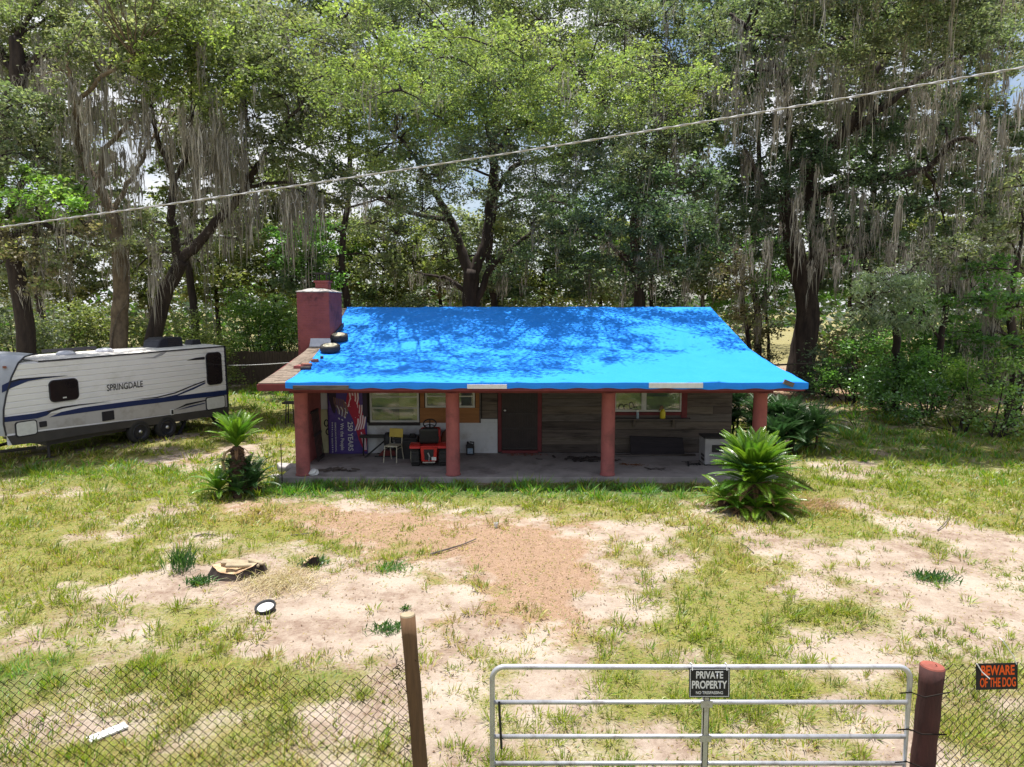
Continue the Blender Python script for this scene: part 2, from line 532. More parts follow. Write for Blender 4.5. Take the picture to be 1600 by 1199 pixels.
ca = me.color_attributes.new('cover', 'FLOAT_COLOR', 'POINT')
ca.data.foreach_set('color', np.stack([fg, fs_, fl, np.ones_like(fg)], -1).astype(np.float32).ravel())
me.update(calc_edges=True)

def ground_mat():
    m, nt, N, L, b = nodes('yard_soil')
    tc = N.new('ShaderNodeTexCoord')
    at = N.new('ShaderNodeAttribute')
    at.attribute_name = 'cover'
    sep = N.new('ShaderNodeSeparateColor')
    L.new(at.outputs['Color'], sep.inputs['Color'])
    def noise(sc, det=8, ro=.65):
        n = N.new('ShaderNodeTexNoise')
        n.inputs['Scale'].default_value, n.inputs['Detail'].default_value, n.inputs['Roughness'].default_value = sc, det, ro
        L.new(tc.outputs['Object'], n.inputs['Vector'])
        return n.outputs['Fac']
    def ramp(f, p0, p1, c0, c1):
        r = N.new('ShaderNodeValToRGB')
        e = r.color_ramp.elements
        e[0].position, e[1].position = p0, p1
        e[0].color, e[1].color = (*c0, 1), (*c1, 1)
        L.new(f, r.inputs['Fac'])
        return r.outputs['Color']
    def mix(f, a, b_):
        x = N.new('ShaderNodeMix')
        x.data_type = 'RGBA'
        L.new(f, x.inputs['Factor'])
        L.new(a, x.inputs['A'])
        L.new(b_, x.inputs['B'])
        return x.outputs['Result']
    def math_(op, a, b_):
        x = N.new('ShaderNodeMath')
        x.operation = op
        for i, q in enumerate((a, b_)):
            if isinstance(q, (int, float)):
                x.inputs[i].default_value = q
            else:
                L.new(q, x.inputs[i])
        return x.outputs[0]
    fine, mid, big = noise(26, 10, .75), noise(5, 8, .7), noise(0.9, 5, .6)
    sand = mix(ramp(mid, .38, .66, (0, 0, 0), (1, 1, 1)), ramp(fine, .3, .7, (.41, .335, .275), (.29, .23, .185)), ramp(fine, .3, .7, (.26, .18, .14), (.15, .10, .075)))
    sand = mix(ramp(big, .42, .62, (0, 0, 0), (1, 1, 1)), sand, ramp(fine, .3, .7, (.45, .385, .325), (.355, .295, .245)))
    straw = mix(ramp(noise(60, 6, .8), .4, .62, (0, 0, 0), (1, 1, 1)), ramp(mid, .3, .7, (.43, .305, .22), (.35, .24, .165)), ramp(mid, .3, .7, (.22, .125, .08), (.13, .08, .055)))
    turf = mix(ramp(noise(55, 8, .85), .42, .56, (0, 0, 0), (1, 1, 1)), ramp(mid, .35, .65, (.235, .265, .03), (.31, .27, .075)), ramp(mid, .35, .65, (.075, .10, .018), (.14, .11, .045)))
    lushc = ramp(noise(40, 8, .8), .35, .65, (.09, .15, .035), (.05, .075, .025))
    turf = mix(sep.outputs['Blue'], turf, lushc)
    fs2 = ramp(math_('ADD', sep.outputs['Green'], math_('MULTIPLY', math_('SUBTRACT', mid, .5), .9)), .32, .62, (0, 0, 0), (1, 1, 1))
    fg2 = ramp(math_('ADD', sep.outputs['Red'], math_('MULTIPLY', math_('SUBTRACT', fine, .5), 1.2)), .45, .90, (0, 0, 0), (.88, .88, .88))
    col = mix(fg2, mix(fs2, sand, straw), turf)
    speck = ramp(noise(85, 4, .6), .60, .66, (0, 0, 0), (1, 1, 1))
    blot = ramp(noise(2.6, 6, .7), .46, .62, (.15, .15, .15), (.8, .8, .8))
    sf = N.new('ShaderNodeMix')
    sf.data_type, sf.blend_type = 'RGBA', 'MULTIPLY'
    sf.inputs['Factor'].default_value = 1
    L.new(speck, sf.inputs['A'])
    L.new(blot, sf.inputs['B'])
    col = mix(sf.outputs['Result'], col, ramp(fine, .4, .6, (.17, .10, .065), (.09, .055, .04)))
    L.new(col, b.inputs['Base Color'])
    b.inputs['Roughness'].default_value = 0.95
    b.inputs['Specular IOR Level'].default_value = 0.1
    bp = N.new('ShaderNodeBump')
    bp.inputs['Strength'].default_value = 0.7
    bp.inputs['Distance'].default_value = 0.06
    L.new(math_('ADD', math_('MULTIPLY', mid, 1.2), math_('MULTIPLY', fine, .5)), bp.inputs['Height'])
    L.new(bp.outputs['Normal'], b.inputs['Normal'])
    return m

me.materials.append(ground_mat())
structure(link('ground', me))

# ------------------------------------------------------------------ house
YW = 19.85                                  # front wall plane
def W(u, v):                                # a photo pixel on the front wall -> x, z
    p = P(u, v, YW)
    return float(p[0]), float(p[2])

hs = thing('house', 'low ranch house with red round porch columns and weathered plank front wall', 'house', (0.4, 17.0, 0.0))
ZS = 0.14
RX0, RX1 = -6.02, 6.95
PROF = [(16.62, 2.50), (18.6, 2.73), (20.6, 3.04), (22.6, 3.62), (24.8, 4.25), (29.3, 2.75)]      # roof section (y, z)
def rz_at(y):
    for (a, b), (c, d) in zip(PROF, PROF[1:]):
        if a <= y <= c:
            return b + (d - b) * (y - a) / (c - a)
    return PROF[0][1] if y < PROF[0][0] else PROF[-1][1]

ob('porch_slab', MB().box(-5.75, 6.6, 17.0, 19.95, -0.1, ZS), M_SLAB, hs, bevel=0.015)
# the body of the house behind the cladding, with gable ends
core = MB().prism([(19.90, 0.0), (19.90, 2.80), (20.6, 2.92), (24.8, 4.10), (28.9, 2.76), (28.9, 0.0)], -5.44, 6.27, 'x')
ob('wall', core, M_CORE, hs)
# roof deck
top = PROF
deck = [(y, z) for y, z in top] + [(y, z - 0.11) for y, z in reversed(top)]
roof = ob('roof', MB().prism(deck, RX0, RX1, 'x'), M_REDD, hs)
# bare shingle courses along the verge beside the tarp
sh = MB()
y = 16.62
rr = random.Random(5)
while y < 24.7:
    yb = min(y + 0.145, 24.78)
    x = RX0 - 0.01
    while x < -4.85:
        xb = min(x + rr.uniform(.28, .34), -4.8)
        t = rr.uniform(0.014, 0.022)
        z0, z1 = rz_at(y), rz_at(yb + .06)
        sh.add([(x, y, z0 + t), (xb - .006, y, z0 + t), (xb - .006, yb + .06, z1 + .004), (x, yb + .06, z1 + .004),
                (x, y, z0 + .001), (xb - .006, y, z0 + .001)], [(0, 1, 2, 3), (4, 5, 1, 0), (0, 3, 4), (1, 5, 2)])
        x = xb
    y = yb
so = ob('shingles', sh, M_SHINGLE, roof)
so['kind'] = 'stuff'
ob('fascia', MB().box(RX0, RX1 - .01, 16.585, 16.618, 2.33, 2.49), M_REDD, hs)
ob('verge_board', MB().prism([(16.62, 2.35), (16.62, 2.47), (20.6, 3.02), (24.8, 4.22), (24.8, 4.02), (20.6, 2.86)], RX0 - .045, RX0 - .012, 'x'), M_REDD, hs)
ob('verge_board', MB().prism([(16.62, 2.35), (16.62, 2.47), (20.6, 3.02), (24.8, 4.22), (24.8, 4.02), (20.6, 2.86)], RX1 + .004, RX1 + .04, 'x'), M_REDD, hs)
ob('porch_beam', MB().box(-5.45, 6.4, 17.1, 17.38, 2.22, 2.43), M_REDD, hs)
for u in (472, 707.5, 950, 1186):
    p = P(u, 680, 17.25)
    pr = [(.19, ZS), (.19, ZS + .03), (.172, ZS + .05), (.170, 1.2), (.168, 2.18), (.185, 2.20), (.185, 2.22)]
    ob('column', MB().lathe(pr, 28, (float(p[0]), 17.25, 0)), M_RED, hs, smooth=False)
for o in hs.children:
    if o.name.startswith('column'):
        o.data.polygons.foreach_set('use_smooth', [True] * len(o.data.polygons))
# short red side wall between first column and front wall
ob('wing_wall', MB().box(-5.70, -5.44, 18.3, 19.95, ZS, 2.78), M_RED, hs)
# red corner post and trim
xr, _ = W(1142, 700)
def wbox(name, u0, u1, v0, v1, y0, y1, m, parent=hs, **k):
    (x0, z1), (x1, z0) = W(u0, v0), W(u1, v1)
    return ob(name, MB().box(x0, x1, y0, y1, z0, z1), m, parent, **k)

# plank cladding, board by board, round the window and door
brd = random.Random(3)
def planks(x0, x1, z0, z1, holes=(), h=0.222):
    z = z0
    while z < z1 - .02:
        zt = min(z + h, z1)
        x = x0
        while x < x1 - .01:
            xb = min(x + brd.uniform(1.1, 3.2), x1)
            if x1 - xb < .4:
                xb = x1
            segs = [(x, xb)]
            for a, b, c, d in holes:
                if zt > c + .02 and z < d - .02:
                    ns = []
                    for s, e in segs:
                        if e <= a or s >= b:
                            ns.append((s, e))
                        else:
                            if s < a: ns.append((s, a))
                            if e > b: ns.append((b, e))
                    segs = ns
            for s, e in segs:
                if e - s > .05:
                    pr_ = brd.uniform(0, .010)
                    ob('plank', MB().box(s + .003, e - .003, YW + .012 - pr_, YW + .05, z + .004, zt - .003), brd.choice(M_WOODG), hs)
            x = xb
        z = zt
wx0, wz0 = W(957, 655)
wx1, wz1 = W(1073, 604)
dx0 = W(778, 700)[0]
dx1 = W(846, 700)[0]
planks(dx1 + .01, 6.27, ZS + .02, 2.76, [(wx0, wx1, W(0, 645)[1], wz1 + .6)])
planks(W(750, 0)[0], dx0 - .01, W(0, 655)[1] + .01, 2.7, h=.24)
planks(-5.43, W(578, 0)[0], W(0, 612)[1] + .12, 2.7)
planks(W(578, 0)[0], W(750, 0)[0], 2.28, 2.7)
# white painted blocks low on the wall
def blocks(x0, x1, z0, z1):
    z, r = z0, 0
    while z < z1 - .03:
        zt = min(z + .2, z1)
        x = x0 - (.2 if r % 2 else 0)
        while x < x1 - .02:
            a, b = max(x, x0), min(x + .4, x1)
            if b - a > .03:
                ob('block', MB().box(a + .002, b - .002, YW + .004 - brd.uniform(0, .003), YW + .05, z + .002, zt - .002), M_WHITE, hs)
            x += .4
        z, r = zt, r + 1
ob('mortar', MB().box(W(500, 0)[0], dx0 - .012, YW + .010, YW + .049, ZS, W(0, 662)[1] - .01), M_WHITE, hs)
blocks(W(520, 0)[0], dx0 - .012, ZS, W(0, 661)[1])
blocks(W(748, 0)[0], dx0 - .012, W(0, 661)[1], W(0, 655)[1])
# two windows left of the door, plywood round the second
def window(u0, u1, v0, v1, mull=None, rails=(), boards=((0, 1, M_BLIND),), sill=True):
    x0, z1 = W(u0, v0)
    x1, z0 = W(u1, v1)
    t = .055
    root = ob('window', MB().box(x0, x1, YW - .01, YW + .02, z0 - .001, z0 + t), M_FRAME, hs)
    ob('frame', MB().box(x0, x0 + t, YW - .012, YW + .02, z0 + t, z1), M_FRAME, root)
    ob('frame', MB().box(x1 - t, x1, YW - .012, YW + .02, z0 + t, z1), M_FRAME, root)
    ob('frame', MB().box(x0 + t, x1 - t, YW - .012, YW + .02, z1 - t, z1), M_FRAME, root)
    for q in rails:
        zz = z0 + (z1 - z0) * q
        ob('rail', MB().box(x0 + t, x1 - t, YW - .008, YW + .015, zz - .018, zz + .018), M_FRAME, root)
    if mull:
        xm = x0 + (x1 - x0) * mull
        ob('mullion', MB().box(xm - .07, xm + .07, YW - .014, YW + .015, z0 + t, z1 - t), M_FRAME, root)
    for a, b, m in boards:
        ob('blind', MB().box(x0 + t + (x1 - x0 - 2 * t) * a + .004, x0 + t + (x1 - x0 - 2 * t) * b - .004, YW + .032, YW + .045, z0 + t, z1 - t), m, root)
    ob('pane', MB().box(x0 + t, x1 - t, YW + .018, YW + .022, z0 + t, z1 - t), M_GLASS, root)
    if sill:
        ob('sill', MB().box(x0 - .04, x1 + .03, YW - .06, YW + .03, z0 - .085, z0 - .004), M_CORE, root)
    return root
window(577, 655, 598, 660, rails=(.64, .36), boards=((0, .6, M_BLIND), (.6, 1, M_CURT)))
window(664, 742, 598, 637, rails=(.45,), boards=((0, .45, M_BLIND), (.45, 1, M_BLIND)), sill=False)
wbox('plywood_panel', 656, 749, 637.6, 661, YW - .004, YW + .03, M_PLY)
wbox('plywood_panel', 656, 663, 600, 637, YW - .004, YW + .03, M_PLY)
wbox('plywood_panel', 743, 749, 600, 637, YW - .004, YW + .03, M_PLY)
wbox('batten', 749, 751.5, 602, 661, YW - .02, YW + .03, M_WOODG[1])
rw = window(960, 1065, 600, 643.5, mull=.44, rails=(), boards=((0, .4, M_CURT), (.48, 1, M_CURT)), sill=False)
(xa, _), (xb, _) = W(1012, 0), W(1062, 0)
ob('blind', MB().box(xa, xb, YW + .024, YW + .031, W(0, 620)[1], W(0, 604)[1]), M_BLIND, rw)
wbox('window_trim', 1065.5, 1073, 600, 655, YW - .02, YW + .05, M_REDD)
wbox('window_trim', 953, 959.5, 600, 655, YW - .02, YW + .05, M_REDD)
wbox('window_trim', 960, 1065, 644.5, 649, YW - .02, YW + .05, M_REDD)
# black scrawled loops on the boards behind the glass and on the left panel
def loops(name, parent, list_, yy):
    mb = MB()
    for u, v, ru, rv, a0, a1 in list_:
        pts = []
        for k in range(15):
            g = R(a0 + (a1 - a0) * k / 14)
            x, z = W(u + ru * math.cos(g), v - rv * math.sin(g))
            pts.append((x, yy, z))
        mb.tube(pts, .017, 6)
    return ob(name, mb, M_BLACK, parent)
loops('scrawl', rw, [(971, 638, 4, 6, 0, 190), (979, 637, 4, 5, 50, 300), (986.5, 634, 3.2, 5, 0, 360), (993, 639, 3, 3, 30, 170)], YW + .031)
# left panel boards next to the banner, with black paint loops
wbox('panel_board', 501, 519, 606, 639.5, YW - .03, YW + .003, M_WHITE)
pb = wbox('panel_board', 501.5, 519.5, 640, 707.5, YW - .034, YW + .003, M_CURT)
loops('scrawl', pb, [(510.5, 661, 3.0, 5.0, 0, 360), (513.5, 674.5, 3.6, 4.5, 0, 360)], YW - .036)
# door with a dark security screen
dr = wbox('door', 784, 840, 590, 703, YW + .0, YW + .045, M_DOOR)
x0, zt = W(784, 590)
x1, zb = W(840, 703)
for k in range(13):
    xx = x0 + .06 + (x1 - x0 - .12) * k / 12
    ob('bar', MB().box(xx - .007, xx + .007, YW - .03, YW - .008, zb + .08, zt - .06), M_IRON, dr)
for zz in (zb + .05, zb + .62, zb + 1.05, zt - .06):
    ob('rail', MB().box(x0 + .02, x1 - .02, YW - .032, YW - .004, zz - .025, zz + .025), M_IRON, dr)
kx, kz = W(789, 641)
ob('knob', MB().lathe([(.012, 0), (.014, .03), (.033, .045), (.036, .065), (.02, .08)], 14, (kx, YW - .03, kz), Matrix.Rotation(R(90), 4, 'X')), M_STEEL, dr, smooth=True)
wbox('door_frame', 778, 783.6, 590, 706, YW - .03, YW + .05, M_REDD)
wbox('door_frame', 840.4, 846, 590, 706, YW - .03, YW + .05, M_REDD)
wbox('door_sill', 784, 840, 703.5, 707.5, YW - .08, YW + .05, M_REDD)
# shelf under the right-hand window
sx0, sz = W(958, 653)
sx1, _ = W(1077, 653)
shelf = ob('shelf', MB().box(sx0, sx1, YW - .22, YW - .001, sz - .035, sz), M_WOODG[1], hs)
for u in (990, 1051):
    bx_, bz_ = W(u, 660)
    ob('bracket', MB().prism([(YW - .18, sz - .036), (YW - .002, sz - .036), (YW - .002, sz - .26), (YW - .06, sz - .24)], bx_ - .03, bx_ + .03, 'x'), M_WOODG[3], shelf)
# chimney
cx0, cx1, cy0, cy1, cz1 = -6.38, -5.42, 21.0, 22.55, 4.74
ch = ob('chimney', MB().box(cx0, cx1, cy0, cy1, 0.0, cz1), M_CHIM, hs, bevel=.01)
cr = random.Random(2)
cap = MB()
nn = 9
vs = []
for j in range(nn):
    for i in range(nn):
        a, b = i / (nn - 1), j / (nn - 1)
        e = min(a, 1 - a, b, 1 - b) * 2
        vs.append((cx0 - .02 + (cx1 - cx0 + .04) * a + cr.uniform(-.012, .012), cy0 - .02 + (cy1 - cy0 + .04) * b, cz1 + .02 + .14 * e ** .7 + cr.uniform(-.015, .015)))
cap.add(vs, [(j * nn + i, j * nn + i + 1, (j + 1) * nn + i + 1, (j + 1) * nn + i) for j in range(nn - 1) for i in range(nn - 1)])
cap.box(cx0 - .02, cx1 + .02, cy0 - .02, cy1 + .02, cz1 + .001, cz1 + .02)
ob('chimney_crown', cap, M_MORTAR, ch)
fx, fy = -5.78, 21.75
ob('flue', MB().box(fx - .19, fx + .19, fy - .19, fy + .19, cz1 + .1, cz1 + .30).box(fx - .23, fx + .23, fy - .23, fy + .23, cz1 + .30, cz1 + .36), M_CHIM, ch)
fc = MB()
for a, b in ((-.2, -.2), (.2, -.2), (.2, .2), (-.2, .2)):
    fc.box(fx + a * .75 - .02, fx + a * .75 + .02, fy + b * .75 - .02, fy + b * .75 + .02, cz1 + .36, cz1 + .56)
fc.box(fx - .22, fx + .22, fy - .22, fy + .22, cz1 + .56, cz1 + .60)
ob('flue_cap', fc, M_IRON, ch)
fl_ = ob('flashing', MB().prism([(cy0 - .16, rz_at(cy0 - .16) + .03), (cy0 - .002, rz_at(cy0) + .22), (cy0 - .002, rz_at(cy0) + .03)], -6.0, cx1 + .03, 'x'), M_ALU, ch)
ob('flashing', MB().prism([(cy0 - .1, rz_at(cy0 - .1) + .03), (cy0 + .0, rz_at(cy0) + .25), (cy1 + .1, rz_at(cy1) + .2), (cy1 + .1, rz_at(cy1) + .03)], cx1 + .002, cx1 + .03, 'x'), M_IRON, ch)

# ------------------------------------------------------------------ blue tarp over the roof
def tarp_mat():
    m, nt, N, L, b = nodes('blue_tarp')
    tc = N.new('ShaderNodeTexCoord')
    no = N.new('ShaderNodeTexNoise')
    no.inputs['Scale'].default_value = 1.3
    no.inputs['Detail'].default_value = 5
    L.new(tc.outputs['Object'], no.inputs['Vector'])
    rp = N.new('ShaderNodeValToRGB')
    rp.color_ramp.elements[0].color, rp.color_ramp.elements[1].color = (.022, .24, .88, 1), (.034, .285, .94, 1)
    L.new(no.outputs['Fac'], rp.inputs['Fac'])
    L.new(rp.outputs['Color'], b.inputs['Base Color'])
    b.inputs['Roughness'].default_value = 0.6
    b.inputs['Specular IOR Level'].default_value = 0.06
    wv = N.new('ShaderNodeTexNoise')
    wv.inputs['Scale'].default_value = 2.2
    wv.inputs['Detail'].default_value = 7
    wv.inputs['Distortion'].default_value = 1.2
    L.new(tc.outputs['Object'], wv.inputs['Vector'])
    bp = N.new('ShaderNodeBump')
    bp.inputs['Strength'].default_value = 0.5
    bp.inputs['Distance'].default_value = 0.09
    L.new(wv.outputs['Fac'], bp.inputs['Height'])
    L.new(bp.outputs['Normal'], b.inputs['Normal'])
    return m
M_TARP = tarp_mat()
tp = thing('tarp', 'bright blue plastic tarp stretched over the whole house roof', 'tarp', (0.6, 16.6, 2.5))
tv, tf = [], []
ys = [16.562] + list(np.linspace(16.60, 24.72, 62)) + [24.80, 24.9, 25.3]
nxs = 190
for j, yy in enumerate(ys):
    k = (max(yy, 16.6) - 16.6) / 8.2
    xl, xr_ = -5.37 - .42 * k + .05 * math.sin(9 * k), 7.02
    for i in range(nxs):
        a = i / (nxs - 1)
        x = xl + (xr_ - xl) * a
        if yy < 16.6:
            z = 2.528 + .008 * float(vnoise(x, 0.0, .5, 60) - .5)
            q = yy + .012 * float(vnoise(x, 3.0, .5, 61) - .5)
        else:
            z = rz_at(yy) + .045 + .06 * float(fbm(x * 1.0 + .55 * yy, yy, 1.0, 62, 4) - .5) + .025 * float(vnoise(x, yy * .25, .45, 65) - .5)
            dd = abs((x - 1.1 - .28 * (yy - 20)) )
            z += .02 * math.exp(-(dd / .06) ** 2)
            dd = abs((x + 4.4 - .5 * (yy - 22)))
            z += .03 * math.exp(-(dd / .07) ** 2) * max(0, min(1, (yy - 21) / 1.5))
            for cx_, sl, am, wd_ in ((-3.2, .35, .025, .05), (-1.6, -.12, .02, .045), (3.4, -.45, .022, .05), (4.9, .2, .018, .05), (2.2, .6, .018, .04), (-.4, .1, .014, .04)):
                dd = x - cx_ - sl * (yy - 20)
                z += 1.7 * am * math.exp(-(dd / wd_) ** 2) * float(vnoise(yy, cx_, 1.2, 66))
            q = yy
        if a > .995 and yy >= 16.6:
            z -= .10
        tv.append((x, q, z))
for j in range(len(ys) - 1):
    for i in range(nxs - 1):
        tf.append((j * nxs + i, j * nxs + i + 1, (j + 1) * nxs + i + 1, (j + 1) * nxs + i))
sheet = ob('sheet', MB().add(tv, tf), M_TARP, tp, smooth=True)
hv, hf = [], []
for i in range(260):
    x = -5.37 + 12.39 * i / 259
    q = 16.562 + .012 * float(vnoise(x, 3.0, .5, 61) - .5)
    zt_ = 2.528 + .008 * float(vnoise(x, 0.0, .5, 60) - .5) - .001
    fl2 = .022 * float(vnoise(x, 7.0, .16, 67) - .5)
    zl = 2.385 + .05 * float(fbm(x, 1.0, 1.3, 68, 3) - .5) + .012 * math.sin(x * 9)
    hv += [(x, q, zt_), (x, q - .004 + fl2 * .5, (zt_ + zl) / 2), (x, q + .004 + fl2, zl)]
for i in range(259):
    for k in range(2):
        hf.append((3 * i + k, 3 * i + k + 1, 3 * i + k + 4, 3 * i + k + 3))
ob('hem', MB().add(hv, hf), M_TARP, tp)
so_ = sheet.modifiers.new('thickness', 'SOLIDIFY')
so_.thickness = .004
for u0, u1, v0, v1, m in ((458, 545, 602.5, 609, M_WOODG[1]), (730, 792, 601, 607.5, M_TRASH), (1014, 1098, 598.5, 606.5, M_TRASH)):
    a, b = P(u0, v0, 16.54), P(u1, v1, 16.54)
    ob('batten', MB().box(a[0], b[0], 16.515, 16.545, b[2], a[2]), m, tp)
b_ = P(1233, 600, 16.5)
single('wood_block', 'short offcut of raw wood pinning the right corner of the blue tarp', 'wood block',
       MB().obox((b_[0], 16.53, b_[2] + .01), (.24, .06, .11), (0, R(22), 0)), M_WOODG[3], (float(b_[0]), 16.53, 2.4))
# weights on the tarp edge
slope_lo = math.atan2(PROF[2][1] - PROF[1][1], PROF[2][0] - PROF[1][0])
def roof_pt(u, v):
    for yy in np.linspace(16.6, 24.7, 900):
        p = P(u, v, yy)
        if p[2] <= rz_at(yy) + .04:
            return p
    return P(u, v, 20)
def wheel(mb_t, mb_r, c, r, wd, M):
    n = 26
    pr = [(r * .62, -wd / 2), (r * .9, -wd / 2), (r, -wd * .36), (r, wd * .36), (r * .9, wd / 2), (r * .62, wd / 2), (r * .60, wd * .3), (r * .60, -wd * .3), (r * .62, -wd / 2)]
    mb_t.lathe(pr, n, c, M)
    mb_r.lathe([(r * .61, -wd * .35), (r * .70, wd * .50), (r * .66, wd * .56), (r * .58, wd * .50), (r * .5, wd * .36), (r * .2, wd * .40), (r * .16, wd * .48), (.01, wd * .50)], n, c, M)
for (u, v, lab) in ((529, 533.5, 'small wheel with white rim lying on tarp edge, nearest the chimney'), (516, 550.5, 'small wheel with white rim lying on tarp edge, below the other wheel')):
    p = roof_pt(u, v)
    t = thing('spare_wheel', lab, 'wheel', tuple(p), group='wheels weighing down the tarp')
    Mx = Matrix.Rotation(slope_lo + .04, 4, 'X')
    a, b = MB(), MB()
    wheel(a, b, tuple(p + np.array([0, 0, .12])), .285, .18, Mx)
    ob('tyre', a, M_RUBBER, t, smooth=True)
    ob('rim', b, M_CREAM, t)
    hb = MB()
    for k in range(5):
        g = 2 * math.pi * k / 5
        hb.lathe([(.03, 0), (.03, .01)], 8, tuple(Vector(p) + Vector((0, 0, .12)) + Mx @ Vector((.11 * math.cos(g), .11 * math.sin(g), .055))), Mx)
    ob('rim_hole', hb, M_IRON, t)
for i, (u, v, s, dz, lab, m) in enumerate(((478, 578, (.26, .12, .09), 0, 'dark brick on the tarp edge, lowest of the weights', M_IRON), (479, 573, (.27, .13, .09), .05, 'reddish brick on the tarp edge just above the dark brick', M_BRICK),
                                       (492, 565.5, (.2, .12, .08), 0, 'small reddish brick on the tarp edge between the bricks and wheels', M_BRICK), (503, 560.5, (.09, .09, .08), 0, 'small dark stone on the tarp edge below the wheels', M_IRON))):
    p = roof_pt(u, v)
    single('brick', lab, 'brick', MB().obox((p[0], p[1], p[2] + s[2] / 2 - .01), s, (slope_lo, 0, .1 * i)), m, tuple(p), bevel=.012)

# ------------------------------------------------------------------ banner hung against the wall
def banner():
    x0, z1 = W(512, 600)
    x1, z0 = W(575.5, 710)
    yb = YW - .10
    t = thing('banner', 'purple patriotic banner with eagle and flag hung sideways on porch wall', 'banner', (float((x0 + x1) / 2), yb, float(z0)))
    vs, fs = [], []
    nx_, nz_ = 20, 24
    def yw(x, z):
        return yb + .018 * math.sin(x * 7 + z) + .012 * math.sin(z * 4 + 1)
    for j in range(nz_ + 1):
        for i in range(nx_ + 1):
            x, z = x0 + (x1 - x0) * i / nx_, z0 + (z1 - z0) * j / nz_
            vs.append((x, yw(x, z), z))
    for j in range(nz_):
        for i in range(nx_):
            fs.append((j * (nx_ + 1) + i, j * (nx_ + 1) + i + 1, (j + 1) * (nx_ + 1) + i + 1, (j + 1) * (nx_ + 1) + i))
    cl = ob('cloth', MB().add(vs, fs), pm('banner_purple', (.10, .065, .27), (.075, .05, .21), 2.5, .7, c3=(.17, .10, .34), s3=1.5), t, smooth=True)
    s = cl.modifiers.new('thickness', 'SOLIDIFY')
    s.thickness = .004
    mw, mr, mk, mbr = M_TRASH, pm('banner_red', (.46, .035, .07), (.38, .03, .06), 3, .7), pm('banner_dark', (.055, .04, .07), (.04, .03, .05), 3, .7), pm('banner_brown', (.26, .15, .13), (.15, .09, .1), 12, .7)
    mp_ = pm('banner_pink', (.86, .72, .76), (.78, .62, .68), 4, .7)
    def ribbon(name, pts, wd, m, lift):
        mb = MB()
        q = []
        for (u, v), w_ in zip(pts, wd):
            (xa, z), (xb, _) = W(u - w_ / 2, v), W(u + w_ / 2, v)
            q.append(((xa, yw(xa, z) - lift, z), (xb, yw(xb, z) - lift, z)))
        for a, b in zip(q, q[1:]):
            mb.add([a[0], a[1], b[1], b[0]], [(0, 1, 2, 3)])
        return ob(name, mb, m, t)
    # the flag down the right side: a red field with pale wavy stripes and a dark corner
    def bez(p, n=12):
        out = []
        for k in range(n + 1):
            f = k / n * (len(p) - 1)
            i = min(int(f), len(p) - 2)
            g = f - i
            g = g * g * (3 - 2 * g)
            out.append((p[i][0] + (p[i + 1][0] - p[i][0]) * g, p[i][1] + (p[i + 1][1] - p[i][1]) * g))
        return out
    ribbon('flag_field', bez([(553, 612), (552, 628), (557, 642), (562, 655), (564, 668), (568, 685), (572, 704)]), [17 + 4 * math.sin(k * .5) for k in range(11)] + [9, 4], mr, .024)
    ribbon('corner_field', bez([(571, 612), (572, 640), (573, 650)]), [7] * 13, mk, .036)
    ribbon('dark_corner', bez([(520, 611), (521, 625), (524, 645)]), [13, 13, 13, 12, 12, 12, 11, 10, 9, 8, 6, 4, 2], mk, .007)
    for k in range(4):
        ribbon('stripe', bez([(547 + 4.4 * k, 611), (549 + 4.0 * k, 622), (545.5 + 4.2 * k, 635)]), [2.3] * 13, mp_, .034)
        ribbon('stripe', bez([(561 + 4.0 * k, 650 - k), (561 + 3.4 * k, 660), (556.5 + 4.2 * k, 672 - k)]), [2.3] * 13, mp_, .034)
    for k in range(3):
        ribbon('stripe', bez([(566 + 2.6 * k, 674 + 3 * k), (568 + 2.2 * k, 688), (570 + 1.8 * k, 702)]), [1.6] * 13, mp_, .034)
        ribbon('stripe', bez([(560 + 3.4 * k, 632), (560 + 3.4 * k, 640), (557 + 4 * k, 652)]), [1.7] * 13, mp_, .034)
    # the bird: a brown body with pale feather strokes
    for k in range(6):
        ribbon('feather', bez([(523 + 2.9 * k, 620 + .8 * k), (524 + 2.6 * k, 630), (529 + 2.4 * k, 636 + 2 * k)]), [2.2 - .1 * j for j in range(13)], mbr, .010)
        ribbon('feather', bez([(525 + 3 * k, 632 + k), (529 + 2.6 * k, 640), (530 + 2 * k, 645 + 1.5 * k)]), [1.2] * 13, mw if k % 2 else mbr, .013)
    ribbon('head', bez([(538, 626), (541, 632), (544, 640), (541, 652)]), [3, 4, 5, 5, 5, 5, 4, 4, 4, 3, 2, 2, 1], mbr, .014)
    for u, v in ((541, 628), (543, 643), (540, 650), (536, 654), (531, 652)):
        ribbon('feather', [(u, v), (u + 1.5, v + 2.5)], [2.6, 1.2], mw, .016)
    # lettering reads downwards, letter tops to the right
    def word(body, u, v0, v1, wd_px, m=mw):
        (xc, za), (_, zb) = W(u, v0), W(u, v1)
        hgt = W(u + wd_px / 2, 0)[0] - W(u - wd_px / 2, 0)[0]
        Mt = Matrix(((0, 1, 0, xc - t.location.x), (0, 0, -1, -.05), (-1, 0, 0, (za + zb) / 2 - t.location.z), (0, 0, 0, 1)))
        text('lettering', body, m, t, Mt, hgt, abs(za - zb), .012)
    word('250 YEARS', 549, 658, 703, 8.5)
    word('We the People', 535.5, 660, 702, 7.5)
    word('SEMIQUINCENTENNIAL', 525.8, 659, 705, 2.8)
    word('1776 2026', 521, 673, 692, 2.2)
    st = MB()
